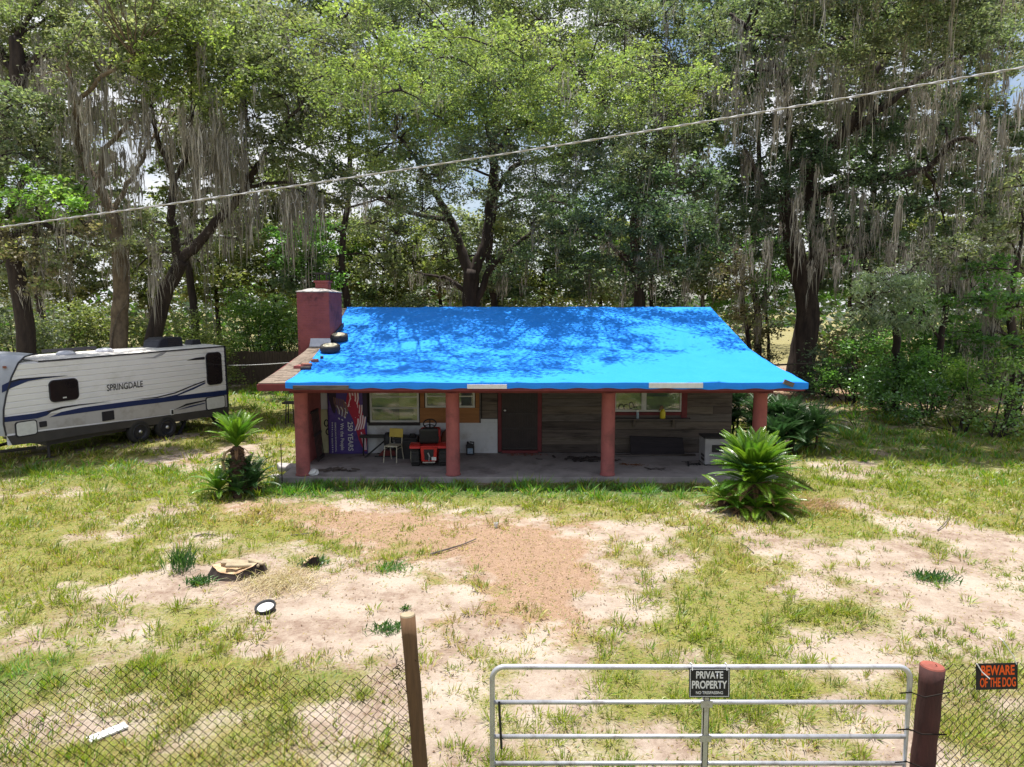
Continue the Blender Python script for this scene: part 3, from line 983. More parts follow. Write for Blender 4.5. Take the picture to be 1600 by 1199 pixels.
    for v in (660, 663.5, 667, 670.5, 695, 698.5, 702, 705.5):
        x, z = W(521, v)
        pts = [(x + .028 * (1 if k % 2 == 0 else .42) * math.cos(R(90 + 36 * k)), z + .028 * (1 if k % 2 == 0 else .42) * math.sin(R(90 + 36 * k))) for k in range(10)]
        st.add([(a, yw(a, c) - .012, c) for a, c in pts], [tuple(range(10))])
    ob('star_row', st, mw, t)
banner()

# ------------------------------------------------------------------ things on the porch
def floor_at(u, v):
    return G(u, v, ZS)

def mower():
    p = floor_at(669, 731)
    t = thing('riding_mower', 'red riding lawn mower parked rear towards the yard on the porch', 'lawn mower', (float(p[0]), float(p[1]) + .30, ZS), R(4), local=True)
    for s in (-1, 1):
        a, b = MB(), MB()
        wheel(a, b, (s * .36, 0, .25), .25, .22, Matrix.Rotation(R(90) * s, 4, 'Y'))
        for k in range(16):
            g = 2 * math.pi * k / 16
            a.obox((s * .36, .25 * math.cos(g), .25 + .25 * math.sin(g)), (.2, .02, .045), (-g + (.4 if k % 2 else -.4) * 0, 0, 0))
        w_ = ob('tyre', a, M_RUBBER, t)
        ob('rim', b, M_CREAM, w_)
        a, b = MB(), MB()
        wheel(a, b, (s * .33, 1.2, .17), .17, .15, Matrix.Rotation(R(90) * s, 4, 'Y'))
        w_ = ob('tyre', a, M_RUBBER, t)
        ob('rim', b, M_CREAM, w_)
    fd = MB()
    prof = [(-.30, .50), (-.28, .57), (-.1, .60), (.12, .60), (.32, .54), (.42, .40), (.38, .40), (.28, .50), (.1, .555), (-.1, .555), (-.26, .52)]
    for s in (-1, 1):
        fd.prism(prof, s * .22, s * .50, 'x')
    fd.box(-.22, .22, -.29, .36, .53, .575)
    ob('fender', fd, M_ORANGE, t, bevel=.02)
    ob('rear_panel', MB().prism([(-.19, .16), (.19, .16), (.22, .53), (-.22, .53)], -.27, -.24, 'y'), M_ORANGE, t, bevel=.01)
    ob('engine_guard', MB().prism([(-.11, .20), (.11, .20), (.13, .48), (-.13, .48)], -.29, -.272, 'y'), M_BLACK, t)
    ob('drawbar', MB().box(-.16, .16, -.33, -.25, .13, .16).tube([(0, -.31, .18), (.02, -.34, .30), (-.02, -.33, .40)], .02, 8), M_STEEL, t)
    ob('tag', MB().box(.07, .19, -.30, -.292, .19, .28), M_TRASH, t)
    se = MB()
    se.prism([(-.08, .60), (.38, .60), (.42, .70), (.3, .72), (.02, .70), (-.06, .74), (-.16, 1.0), (-.22, 1.02), (-.22, .95), (-.14, .64)], -.25, .25, 'x')
    ob('seat', se, M_BLACK, t, bevel=.05)
    ob('chassis', MB().box(-.2, .2, -.2, 1.35, .18, .38), M_IRON, t)
    ob('hood', MB().prism([(.62, .38), (.62, .84), (.8, .88), (1.3, .80), (1.45, .62), (1.46, .38)], -.27, .27, 'x'), M_ORANGE, t, bevel=.05)
    ob('deck', MB().lathe([(.52, .1), (.52, .22), (.45, .26), (.1, .27)], 24, (0, .62, 0)), M_ORANGE, t)
    ob('dash', MB().prism([(.50, .55), (.50, .84), (.62, .90), (.68, .60)], -.2, .2, 'x'), M_BLACK, t, bevel=.02)
    st = MB().tube([(0, .60, .82), (0, .46, 1.02)], .022, 8)
    n = 22
    Mx = Matrix.Rotation(R(35), 4, 'X')
    ring = [Vector((0, .45, 1.04)) + Mx @ Vector((.17 * math.cos(2 * math.pi * k / n), .17 * math.sin(2 * math.pi * k / n), 0)) for k in range(n + 1)]
    st.tube(ring, .016, 8)
    for g in (90, 210, 330):
        st.tube([Vector((0, .45, 1.02)), Vector((0, .45, 1.04)) + Mx @ Vector((.17 * math.cos(R(g)), .17 * math.sin(R(g)), 0))], .012, 6)
    ob('steering_wheel', st, M_BLACK, t)
mower()
p = floor_at(694, 716)
bag = MB()
bag.prism([(-.16, 0), (.15, 0), (.18, .30), (.15, .62), (.06, .70), (-.08, .68), (-.15, .45)], -.12, .12, 'y')
o = single('seat_cushion', 'brown padded seat cushion standing beside the riding mower', 'cushion', bag, pm('brown_vinyl', (.16, .07, .04), (.10, .045, .03), 5, .6), (0, 0, 0), bevel=.05)
o.location = (float(p[0]) + .02, float(p[1]) + .45, ZS + .02)

def chair():
    p = floor_at(614, 722)
    t = thing('chair', 'old kitchen chair with yellow vinyl back on the porch', 'chair', (float(p[0]), float(p[1]) + .12, ZS), R(-14), local=True)
    ob('seat', MB().box(-.19, .19, -.2, .18, .42, .455), M_CREAM, t, bevel=.02)
    ob('backrest', MB().prism([(.20, .62), (.235, .86), (.215, .865), (.18, .625)], -.2, .2, 'x'), M_YELLOW, t, bevel=.012)
    for s in (-1, 1):
        ob('leg', MB().tube([(s * .17, -.18, .43), (s * .19, -.24, 0)], .013, 8), M_CREAM, t)
        ob('leg', MB().tube([(s * .17, .16, .43), (s * .18, .26, 0)], .013, 8), M_CREAM, t)
        ob('back_post', MB().tube([(s * .17, .16, .43), (s * .175, .19, .6), (s * .175, .225, .84)], .012, 8), M_CREAM, t)
    ob('stretcher', MB().tube([(-.17, -.19, .36), (-.17, .19, .36)], .009, 6).tube([(.17, -.19, .36), (.17, .19, .36)], .009, 6), M_CREAM, t)
chair()

# black tool stand behind the chair
p = floor_at(590, 711)
t = thing('tool_stand', 'black folding tool stand with slanted leg behind the yellow chair', 'stand', (float(p[0]), 19.4, ZS))
xa = float(P(574, 690, 19.4)[0]); xb = float(P(607, 690, 19.4)[0])
ob('top_bar', MB().box(xa - .2, xb + .1, 19.3, 19.5, .68, .75), M_BLACK, t)
ob('leg', MB().tube([(xb, 19.35, .68), (xa - .05, 19.25, ZS)], .022, 8), M_BLACK, t)
ob('leg', MB().tube([(xb + .05, 19.42, .68), (xb + .28, 19.3, ZS)], .022, 8), M_BLACK, t)
ob('leg', MB().tube([(xa - .12, 19.45, .68), (xa - .14, 19.5, ZS)], .022, 8), M_BLACK, t)
ob('motor', MB().lathe([(.06, .40), (.11, .45), (.12, .7), (.08, .84), (.03, .86)], 16, (xb + .02, 19.22, 0)), M_BLACK, t, smooth=True)
p = floor_at(640, 712)
t = thing('storage_bin', 'black plastic storage bin between yellow chair and riding mower', 'bin', (float(p[0]), 19.35, ZS))
bx_ = float(p[0])
ob('tub', MB().prism([(bx_ - .30, ZS), (bx_ + .22, ZS), (bx_ + .27, .66), (bx_ - .34, .66)], 19.1, 19.6, 'y'), M_BLACK, t, bevel=.02)
ob('lid', MB().box(bx_ - .37, bx_ + .30, 19.07, 19.63, .665, .73), M_BLACK, t, bevel=.02)
ob('handle', MB().tube([(bx_ + .05, 19.2, .73), (bx_ + .08, 19.2, .82), (bx_ + .2, 19.2, .82), (bx_ + .22, 19.2, .73)], .018, 8), M_BLACK, t)
p = floor_at(608, 716)
t = thing('floor_jack', 'low dark red steel frame on the porch floor under the chair', 'frame', (float(p[0]), float(p[1]) + .2, ZS))
jx, jy = float(p[0]), float(p[1]) + .3
M_DRED = pm('dark_red_steel', (.13, .018, .015), (.09, .012, .012), 6, .5)
ob('tray', MB().prism([(jx - .33, ZS + .03), (jx + .36, ZS + .03), (jx + .33, ZS + .2), (jx - .22, ZS + .17)], jy - .16, jy + .2, 'y'), M_DRED, t, bevel=.015)
ob('skid', MB().tube([(jx - .42, jy - .18, ZS + .02), (jx + .4, jy - .18, ZS + .02)], .018, 8), M_BLACK, t)
ob('skid', MB().tube([(jx - .42, jy + .22, ZS + .02), (jx + .4, jy + .22, ZS + .02)], .018, 8), M_BLACK, t)
# jug by the wall
p = floor_at(736, 707)
t = thing('jug', 'black plastic jug with blue label by the white wall', 'jug', (float(p[0]), float(p[1]), ZS))
jx, jy = float(p[0]), 19.62
t.location.y = jy
ORG[t.name] = Vector(t.location)
ob('body', MB().prism([(jx - .11, ZS), (jx + .11, ZS), (jx + .115, ZS + .24), (jx + .10, ZS + .30), (jx - .04, ZS + .34), (jx - .115, ZS + .3)], jy - .07, jy + .07, 'y'), M_BLACK, t, bevel=.025)
ob('handle', MB().tube([(jx + .09, jy, ZS + .28), (jx + .10, jy, ZS + .36), (jx - .02, jy, ZS + .37)], .02, 8), M_BLACK, t)
ob('cap', MB().lathe([(.03, 0), (.03, .05), (.01, .055)], 14, (jx - .07, jy, ZS + .33)), M_BLACK, t)
ob('label_sticker', MB().box(jx - .075, jx + .075, jy - .075, jy - .071, ZS + .05, ZS + .2), pm('jug_label', (.12, .25, .42), (.4, .45, .5), 30, .5), t)
# long dark board leaning on the right wall, pale plank on the floor
x0, zt = W(984, 686)
x1, _ = W(1067, 690)
o = single('leaning_board', 'long dark board leaning against the plank wall under the shelf', 'board',
           MB().add([(x0, 19.6, ZS), (x1, 19.6, ZS), (x1 - .02, 19.80, .58), (x0 - .01, 19.80, .64), (x0, 19.64, ZS), (x1, 19.64, ZS), (x1 - .02, 19.835, .59), (x0 - .01, 19.835, .65)],
                    [(0, 1, 2, 3), (7, 6, 5, 4), (0, 4, 5, 1), (1, 5, 6, 2), (2, 6, 7, 3), (3, 7, 4, 0)]), pm('charred_board', (.035, .028, .032), (.02, .017, .02), 4, .8, .3, stretch=(.4, 1, 3)), (x0, 19.6, ZS))
a, b = floor_at(958, 711), floor_at(1082, 709)
single('floor_plank', 'long pale plank lying on the porch floor along the wall', 'plank', MB().obox(((a[0] + b[0]) / 2, 19.45, ZS + .03), (float(b[0] - a[0]), .12, .04), (0, 0, R(1.5))), M_WOODG[1], (float(a[0]), 19.45, ZS))
# white appliance box at the right end of the porch
p = floor_at(1108, 728)
t = thing('cabinet', 'pale grey metal cabinet with dark top at the right end of porch', 'cabinet', (float(p[0]), float(p[1]) + .3, ZS))
x, yv = float(p[0]) - .12, float(p[1])
ob('case', MB().box(x, x + .72, yv, yv + .6, ZS + .03, ZS + .72), pm('grey_enamel', (.36, .35, .36), (.29, .28, .29), 4, .55, c3=(.2, .18, .17), s3=3), t, bevel=.015)
ob('top', MB().box(x - .02, x + .74, yv - .02, yv + .62, ZS + .725, ZS + .76), M_BLACK, t)
ob('panel', MB().box(x + .18, x + .55, yv - .012, yv - .002, ZS + .36, ZS + .56), M_BLACK, t)
ob('slot', MB().box(x - .008, x - .001, yv + .05, yv + .35, ZS + .12, ZS + .18), M_BLACK, t)
ob('slot', MB().box(x - .008, x - .001, yv + .05, yv + .35, ZS + .22, ZS + .28), M_BLACK, t)
for q in ((x + .04, yv + .04), (x + .68, yv + .04), (x + .04, yv + .56), (x + .68, yv + .56)):
    ob('foot', MB().box(q[0] - .03, q[0] + .03, q[1] - .03, q[1] + .03, ZS, ZS + .03), M_BLACK, t)
# shelf bottles
bx_, _ = W(1034, 650)
t = thing('spray_bottle', 'yellow plastic bottle with brown handle on the window shelf', 'bottle', (bx_, YW - .12, sz))
ob('body', MB().lathe([(.07, 0), (.08, .03), (.08, .18), (.05, .25), (.03, .27)], 16, (bx_, YW - .12, sz)), M_YELLOW if False else pm('bright_yellow', (.62, .52, .03), (.55, .45, .03), 5, .4), t, smooth=True)
ob('trigger', MB().prism([(bx_ - .12, sz + .22), (bx_ - .02, sz + .26), (bx_ + .02, sz + .3), (bx_ - .01, sz + .37), (bx_ - .08, sz + .36), (bx_ - .09, sz + .29)], YW - .14, YW - .1, 'y'), pm('brown_plastic', (.17, .1, .05), (.12, .07, .04), 5, .5), t)
bx_, _ = W(995, 650)
t = thing('spray_can', 'small pale blue can on the window shelf left of yellow bottle', 'can', (bx_, YW - .12, sz))
ob('body', MB().lathe([(.034, 0), (.036, .01), (.036, .17), (.02, .19)], 14, (bx_, YW - .12, sz)), pm('pale_blue', (.33, .42, .48), (.28, .36, .42), 5, .4), t, smooth=True)
ob('cap', MB().lathe([(.03, .19), (.03, .24), (.01, .245)], 14, (bx_, YW - .12, sz)), M_TRASH, t)
# iron grille leaning on the red side wall
gp = thing('iron_grille', 'black iron grille leaning on the red side wall behind first column', 'grille', (-5.32, 19.0, ZS))
for k in range(6):
    yy = 18.75 + .12 * k
    ob('bar', MB().tube([(-5.26, yy, ZS), (-5.40, yy, 1.50)], .014, 6), M_IRON, gp)
for z in (.2, .85, 1.48):
    x = -5.26 - .14 * (z - ZS) / 1.36
    ob('rail', MB().box(x - .02, x + .02, 18.72, 19.39, z - .03, z + .03), M_IRON, gp)
# litter on the slab
def debris(name, label, cat, u, v, n, sp, m, size, seed):
    q = floor_at(u, v)
    r = random.Random(seed)
    mb = MB()
    for k in range(n):
        mb.obox((q[0] + r.gauss(0, sp[0]), min(q[1] + r.gauss(0, sp[1]), 19.7), ZS + .012 + r.uniform(0, size[2])), (r.uniform(.4, 1.2) * size[0], r.uniform(.4, 1.2) * size[1], size[2] * .6), (r.uniform(-.3, .3), r.uniform(-.3, .3), r.uniform(0, 3)))
    o = single(name, label, cat, mb, m, (float(q[0]), float(q[1]), ZS))
    return o
debris('debris', 'heap of dark rags and leaves on the porch left of third column', 'debris', 912, 719, 60, (.42, .12), M_IRON, (.22, .1, .04), 1)['kind'] = 'stuff'
debris('debris', 'scatter of brown dead leaves at the foot of the front door', 'debris', 818, 711, 45, (.28, .09), M_BRICK, (.07, .05, .012), 2)['kind'] = 'stuff'
debris('debris', 'scraps of brown bark on the slab by the first column', 'debris', 527, 735, 26, (.2, .08), M_WOODG[0], (.2, .09, .02), 3)['kind'] = 'stuff'
debris('debris', 'rusty orange leaf litter on the slab right of third column', 'debris', 985, 727, 50, (.25, .07), pm('rusty_leaf', (.2, .085, .035), (.14, .06, .03), 8, .9), (.06, .04, .008), 4)['kind'] = 'stuff'
debris('debris', 'black strips of rubber on the slab near the grey cabinet', 'debris', 1082, 726, 9, (.12, .12), M_BLACK, (.3, .05, .015), 5)['kind'] = 'stuff'
debris('debris', 'dark twigs on the slab edge in front of the leaning board', 'debris', 1024, 734, 10, (.16, .05), M_IRON, (.28, .02, .015), 6)['kind'] = 'stuff'
p = floor_at(490, 742)
rag = MB()
rag.lathe([(.02, 0), (.12, .01), (.13, .05), (.09, .12), (.03, .15)], 9, (p[0], p[1], ZS))
rag.v = [(x + .03 * math.sin(z * 60 + x * 40), y + .02 * math.sin(x * 50), z) for x, y, z in rag.v]
single('rag', 'crumpled white rag on the slab beside the first column', 'rag', rag, M_TRASH, tuple(p))
# rubble and rod at the left end of slab
for i, (u, v, s, lab) in enumerate(((450, 737, (.5, .4, .2), 'grey broken concrete lump beside the left end of porch slab'), (436, 748, (.35, .3, .12), 'small flat concrete chunk near the thin steel rod'))):
    q = G(u, v)
    mb = MB().obox((q[0], q[1], s[2] / 2 - .02), s, (.1, .15, .5 + i))
    mb.v = [(x + .03 * math.sin(37 * y + 11 * z), y + .03 * math.sin(29 * x), z) for x, y, z in mb.v]
    single('concrete_chunk', lab, 'rubble', mb, M_MORTAR, (float(q[0]), float(q[1]), 0), bevel=.04)
q = G(441, 755)
single('steel_rod', 'thin dark steel rod stuck upright in ground left of porch', 'rod', MB().tube([(q[0], q[1], -.1), (q[0], q[1], .98)], .012, 6), M_IRON, (float(q[0]), float(q[1]), 0))
# black metal stand left of the house
q = G(455, 662)
t = thing('metal_stand', 'black metal stand on grass beyond the left end of porch', 'stand', (float(q[0]), float(q[1]), 0))
for dx in (-.12, .12):
    for dy in (-.12, .12):
        ob('leg', MB().tube([(q[0] + dx * 1.3, q[1] + dy * 1.3, 0), (q[0] + dx, q[1] + dy, .75)], .022, 6), M_IRON, t)
ob('top', MB().box(q[0] - .25, q[0] + .2, q[1] - .2, q[1] + .2, .75, .82), M_IRON, t)

# ------------------------------------------------------------------ travel trailer
def trailer():
    d = Vector((-0.46, -0.888, 0)).normalized()
    tilt = .016
    base = Vector((-10.25, 25.15, 0))
    t = thing('travel_trailer', 'long white travel trailer with navy stripes parked on the grass left of house', 'trailer', tuple(base), 0, local=True)
    t.rotation_mode = 'XYZ'
    Mr = Matrix.Translation(base) @ Matrix.Rotation(math.atan2(d.y, d.x), 4, 'Z') @ Matrix.Rotation(tilt, 4, 'Y')
    t.matrix_world = Mr
    t.location, t.rotation_euler = Mr.to_translation(), Mr.to_euler()
    Mi = Mr.inverted()
    def q(u, v):                                     # photo pixel on the trailer's side -> local x, z
        o, e = Mi @ Vector((0, 0, H)), Mi.to_3x3() @ Vector(ray(u, v))
        k = -o.y / e.y
        h = o + e * k
        return h.x, h.z
    def z1(pts):
        return [q(x / 3.478, 480 + y / 3.478) for x, y in pts]
    WD = 2.45
    M_SIDE = pm('trailer_siding', (.84, .83, .87), (.79, .78, .82), 1.2, .45, c3=(.70, .69, .70), s3=.8)
    M_LOW = pm('trailer_lower_siding', (.52, .50, .51), (.45, .43, .44), 1.2, .5, c3=(.36, .33, .31), s3=1.2)
    M_NAVY = pm('trailer_navy', (.02, .035, .13), (.016, .028, .10), 2, .4)
    M_CHAR = pm('trailer_charcoal', (.02, .02, .03), (.03, .03, .04), 2, .4)
    M_SKIRT = pm('trailer_skirt', (.075, .068, .065), (.055, .05, .05), 2, .6)
    M_NOSE = pm('trailer_nose', (.30, .32, .37), (.42, .44, .48), 1.4, .35)
    M_ROOF = pm('trailer_roof', (.74, .72, .70), (.66, .63, .61), 1.5, .6, c3=(.5, .46, .44), s3=.7)
    M_TINT = pm('tinted_glass', (.018, .014, .016), (.03, .022, .022), 2, .08, spec=.6)
    ztop = q(357, 539)[1]
    curve = [q(*p) for p in ((58, 553.5), (48, 554.5), (38, 557.5), (28, 567), (17, 590), (9, 618), (5, 640), (5, 662), (9, 681))]
    zb0, zbf = q(357, 636)[1], q(12, 683)[1]
    ztop_f = curve[0][1]
    # shell: outline extruded across the width
    out = [(0, zb0), (0, ztop - .03)] + [(x, min(z, ztop) - .03) for x, z in curve] + [(curve[-1][0] - .1, zbf)]
    ob('body', MB().prism([(x, z) for x, z in out], -.05, -WD, 'y'), M_SIDE, t)
    # corrugated siding on the visible side, following the nose curve
    def xf(z):
        if z >= curve[0][1]:
            return curve[0][0]
        for (xa, za), (xb, zb) in zip(curve, curve[1:]):
            if zb <= z <= za:
                return xa + (xb - xa) * (za - z) / max(za - zb, 1e-6)
        return curve[-1][0]
    mb = MB()
    z = zb0
    zz = [zb0]
    while z < ztop - .06:
        zz += [z + .115, z + .135, z + .155]
        z += .17
    zz = [k for k in zz if k < ztop - .05] + [ztop - .05]
    prof = []
    for k in zz:
        ph = ((k - zb0) / .17) % 1.0
        prof.append((k, -.012 if .75 < ph < .85 else .016))
    vs, fs = [], []
    for k, dep in prof:
        vs += [(0.01, dep, k), (xf(k) - .01, dep, k)]
    for i in range(len(prof) - 1):
        fs.append((2 * i, 2 * i + 2, 2 * i + 3, 2 * i + 1))
    side = ob('siding', mb.add(vs, fs), M_SIDE, t)
    # nose cap
    nc = [(x + .0, z) for x, z in curve]
    nose = [(x, z) for x, z in nc] + [(x + .32 * math.sin(math.pi * min(1, (i + .6) / len(nc))), z + .05) for i, (x, z) in reversed(list(enumerate(nc)))]
    vs, fs = [], []
    nsec = 9
    for s in range(nsec):
        a = s / (nsec - 1)
        yy = -WD * a
        bul = .75 * math.sin(math.pi * min(max(a, .0), 1)) ** .5
        for i, (x, z) in enumerate(nc):
            f = .25 + .75 * (i / (len(nc) - 1)) ** .6 if i else 0.05
            vs.append((x + bul * f, yy + (.012 if s == 0 else 0), z + .03 * math.sin(math.pi * a)))
    n = len(nc)
    for s in range(nsec - 1):
        for i in range(n - 1):
            fs.append((s * n + i, (s + 1) * n + i, (s + 1) * n + i + 1, s * n + i + 1))
    ob('nose_cap', MB().add(vs, fs), M_NOSE, t, smooth=True)
    ob('nose_trim', MB().tube([(x, .02, z) for x, z in curve], .022, 6), M_CHAR, t)
    # roof skin with a slight crown
    vs, fs = [], []
    xs = [-.02, 1, 2, 3, 4, 5, curve[0][0] + .02]
    for s in range(7):
        a = s / 6
        for x in xs:
            vs.append((x, .02 - (WD + .04) * a, ztop - .03 + .05 * math.sin(math.pi * a)))
    for s in range(6):
        for i in range(len(xs) - 1):
            fs.append((s * len(xs) + i, s * len(xs) + i + 1, (s + 1) * len(xs) + i + 1, (s + 1) * len(xs) + i))
    roof_ = ob('roof', MB().add(vs, fs), M_ROOF, t, smooth=True)
    ob('roof_trim', MB().box(-.02, curve[0][0], .017, .035, ztop - .055, ztop - .02), M_CHAR, t)
    ob('corner_trim', MB().box(-.035, .03, -.02, .035, zb0, ztop - .03), M_CHAR, t)
    # lower siding, stripes
    def poly(name, pts, m, lift, par=t):
        return ob(name, MB().prism(pts, lift - .004, lift, 'y'), m, par)
    poly('lower_siding', z1([(22, 622), (290, 575), (460, 568), (1240, 474), (1240, 545), (22, 690)]), M_LOW, .0185)
    poly('stripe', z1([(22, 598), (190, 577), (300, 553), (250, 590), (200, 605), (22, 626)]), M_NAVY, .023)
    poly('stripe', z1([(265, 600), (330, 570), (450, 545), (700, 512), (1000, 478), (1240, 449), (1240, 475), (1000, 503), (700, 540), (460, 572)]), M_NAVY, .023)
    poly('stripe', z1([(250, 566), (330, 542), (430, 528), (590, 515), (430, 534), (340, 550), (262, 574)]), M_CHAR, .026)
    poly('stripe', z1([(8, 425), (60, 400), (150, 388), (370, 374), (240, 388), (150, 403), (60, 440), (8, 466)]), M_NAVY, .023)
    poly('stripe', z1([(45, 404), (100, 389), (240, 378), (370, 371), (240, 384), (110, 397), (50, 412)]), M_CHAR, .026)
    poly('stripe', z1([(720, 503), (850, 488), (950, 463), (1040, 425), (1113, 398), (1113, 404), (1040, 432), (950, 470), (850, 494)]), M_CHAR, .026)
    poly('stripe', z1([(760, 503), (860, 497), (960, 475), (1050, 436), (1113, 408), (1113, 416), (1050, 446), (960, 483), (860, 501)]), M_NAVY, .026)
    poly('stripe', z1([(940, 560), (1010, 525), (1110, 505), (1215, 495), (1110, 511), (1010, 536)]), M_CHAR, .026)
    poly('stripe', z1([(960, 560), (1030, 537), (1110, 520), (1110, 525), (1030, 545)]), M_NAVY, .026)
    poly('stripe', z1([(1010, 291), (1060, 276), (1110, 270), (1110, 285)]), M_CHAR, .026)
    poly('stripe', z1([(760, 277), (830, 272), (870, 250), (905, 242), (880, 262), (840, 276)]), pm('trailer_grey', (.36, .36, .42), (.33, .33, .39), 2, .5), .023)
    sk = poly('skirt', z1([(35, 702), (240, 672), (700, 616), (1240, 541), (1240, 592), (1100, 600), (920, 628), (700, 655), (440, 695), (240, 730), (65, 752)]), M_SKIRT, .030)
    ob('underframe', MB().box(.2, 6.2, -WD + .1, -.15, zb0 - .22, zb0 - .01), M_SKIRT, t)
    # windows and hatches with rounded corners
    def rrect(pts, r=.18, n=5):
        (x0, z0), (x1, z1_) = (min(p[0] for p in pts), min(p[1] for p in pts)), (max(p[0] for p in pts), max(p[1] for p in pts))
        r = min(r, (x1 - x0) / 2.5, (z1_ - z0) / 2.5)
        o_ = []
        for cx, cz, a0 in ((x1 - r, z1_ - r, 0), (x0 + r, z1_ - r, 90), (x0 + r, z0 + r, 180), (x1 - r, z0 + r, 270)):
            o_ += [(cx + r * math.cos(R(a0 + 90 * k / n)), cz + r * math.sin(R(a0 + 90 * k / n))) for k in range(n + 1)]
        return o_
    def hatch(name, a, b, m, mf, r=.14, inset=.03):
        pts = z1([a, b])
        o_ = ob(name, MB().prism(rrect(pts, r), .02, .045, 'y'), mf, t)
        (x0, z0), (x1, zz_) = (min(p[0] for p in pts) + inset, min(p[1] for p in pts) + inset), (max(p[0] for p in pts) - inset, max(p[1] for p in pts) - inset)
        ob('pane' if 'window' in name else 'panel', MB().prism(rrect([(x0, z0), (x1, zz_)], r * .8), .0455, .05, 'y'), m, o_)
        return o_
    w1 = hatch('window', (258, 400), (428, 500), M_TINT, M_CHAR)
    lx, lz = z1([(346, 491)])[0]
    ob('latch', MB().box(lx - .05, lx + .05, .05, .062, lz - .018, lz + .018), M_TRASH, w1)
    hatch('window', (1113, 250), (1207, 415), M_TINT, M_CHAR)
    hatch('storage_hatch', (75, 626), (203, 690), M_TRASH, M_CHAR, .08)
    hatch('storage_hatch', (1113, 492), (1222, 545), M_TRASH, M_CHAR, .08)
    hatch('vent', (550, 570), (618, 610), M_CHAR, M_CHAR, .02)
    hatch('vent', (210, 624), (252, 648), M_CHAR, M_CHAR, .02)
    hatch('outlet', (922, 556), (942, 584), M_CHAR, M_TRASH, .02, .025)
    # lettering
    (xa, za), (xb, zb) = z1([(578, 440), (773, 417)])
    ang = math.atan2(zb - za, xa - xb)
    Mt = Matrix.Translation(Vector(((xa + xb) / 2, .030, (za + zb) / 2))) @ Matrix(((-1, 0, 0, 0), (0, 0, 1, 0), (0, 1, 0, 0), (0, 0, 0, 1))) @ Matrix.Rotation(ang, 4, 'Z')
    text('lettering', 'SPRINGDALE', M_CHAR, t, Mt, .20, abs(xa - xb), .006)
    # wheels: touch the ground below
    for u, v in ((218, 692), (260, 685)):
        x, _ = q(u, v - 18)
        a, b = MB(), MB()
        zc = .36 + x * tilt
        wheel(a, b, (x, -.06, zc), .36, .22, Matrix.Rotation(R(-90), 4, 'X'))
        w_ = ob('tyre', a, M_RUBBER, t, smooth=True)
        ob('rim', b, M_CHAR, w_)
        ob('hub', MB().lathe([(.06, 0), (.06, .03), (.03, .06)], 12, (x, .03, zc), Matrix.Rotation(R(-90), 4, 'X')), M_STEEL, w_)
        a, b = MB(), MB()
        wheel(a, b, (x, -WD + .15, zc), .36, .22, Matrix.Rotation(R(90), 4, 'X'))
        w_ = ob('tyre', a, M_RUBBER, t, smooth=True)
        ob('rim', b, M_CHAR, w_)
    # stabiliser legs and tongue
    for xa_, xb_, yy in ((1.55, 1.95, -.15), (.75, .25, -.15), (1.55, 1.95, -WD + .3), (.75, .25, -WD + .3)):
        ob('stabiliser', MB().obox(((xa_ + xb_) / 2, yy, .33), (.08, .07, .78), (0, math.atan2(xb_ - xa_, -.62) + math.pi, 0)).box(xb_ - .1, xb_ + .1, yy - .09, yy + .09, xb_ * tilt - .02, xb_ * tilt + .03), M_CHAR, t)
    ob('jack_post', MB().tube([(6.1, -.25, .12), (6.1, -.25, .6)], .04, 8).box(6.0, 6.2, -.35, -.15, .08, .12), M_SKIRT, t)
    ob('tongue', MB().tube([(6.3, -.5, .42), (7.9, -1.2, .42)], .05, 6).tube([(6.3, -1.9, .42), (7.9, -1.25, .42)], .05, 6).box(7.85, 8.1, -1.32, -1.12, .36, .48), M_SKIRT, t)
    # things fixed to the roof
    zr = ztop + .0
    ac = ob('air_conditioner', MB().prism([(2.0, zr), (1.0, zr), (1.02, zr + .30), (1.08, zr + .34), (1.75, zr + .34), (1.92, zr + .24)], -.85, -1.65, 'y'), M_CHAR, t, bevel=.04)
    for k in range(4):
        ob('louvre', MB().box(1.15, 1.6, -.85, -.835, zr + .06 + .06 * k, zr + .09 + .06 * k), M_IRON, ac)
    ob('roof_vent', MB().prism([(.55, zr + .01), (.12, zr + .01), (.17, zr + .19), (.5, zr + .19)], -1.0, -1.4, 'y'), M_CHAR, t, bevel=.03)
    M_DOME = pm('vent_dome', (.55, .56, .62), (.48, .49, .55), 3, .35)
    for x in (3.75, 4.95):
        ob('roof_vent', MB().lathe([(.27, 0), (.26, .05), (.18, .10), (.05, .12)], 18, (x, -1.0, zr + .02)), M_DOME, t, smooth=True)
    ob('roof_rail', MB().box(3.2, 4.9, -2.35, -2.28, zr + .02, zr + .12), M_CHAR, t)
    lx, lz = curve[5]
    ob('marker_lamp', MB().obox((curve[4][0] + .07, -.12, curve[3][1] - .1), (.05, .1, .06)), M_BRICK, t)
trailer()

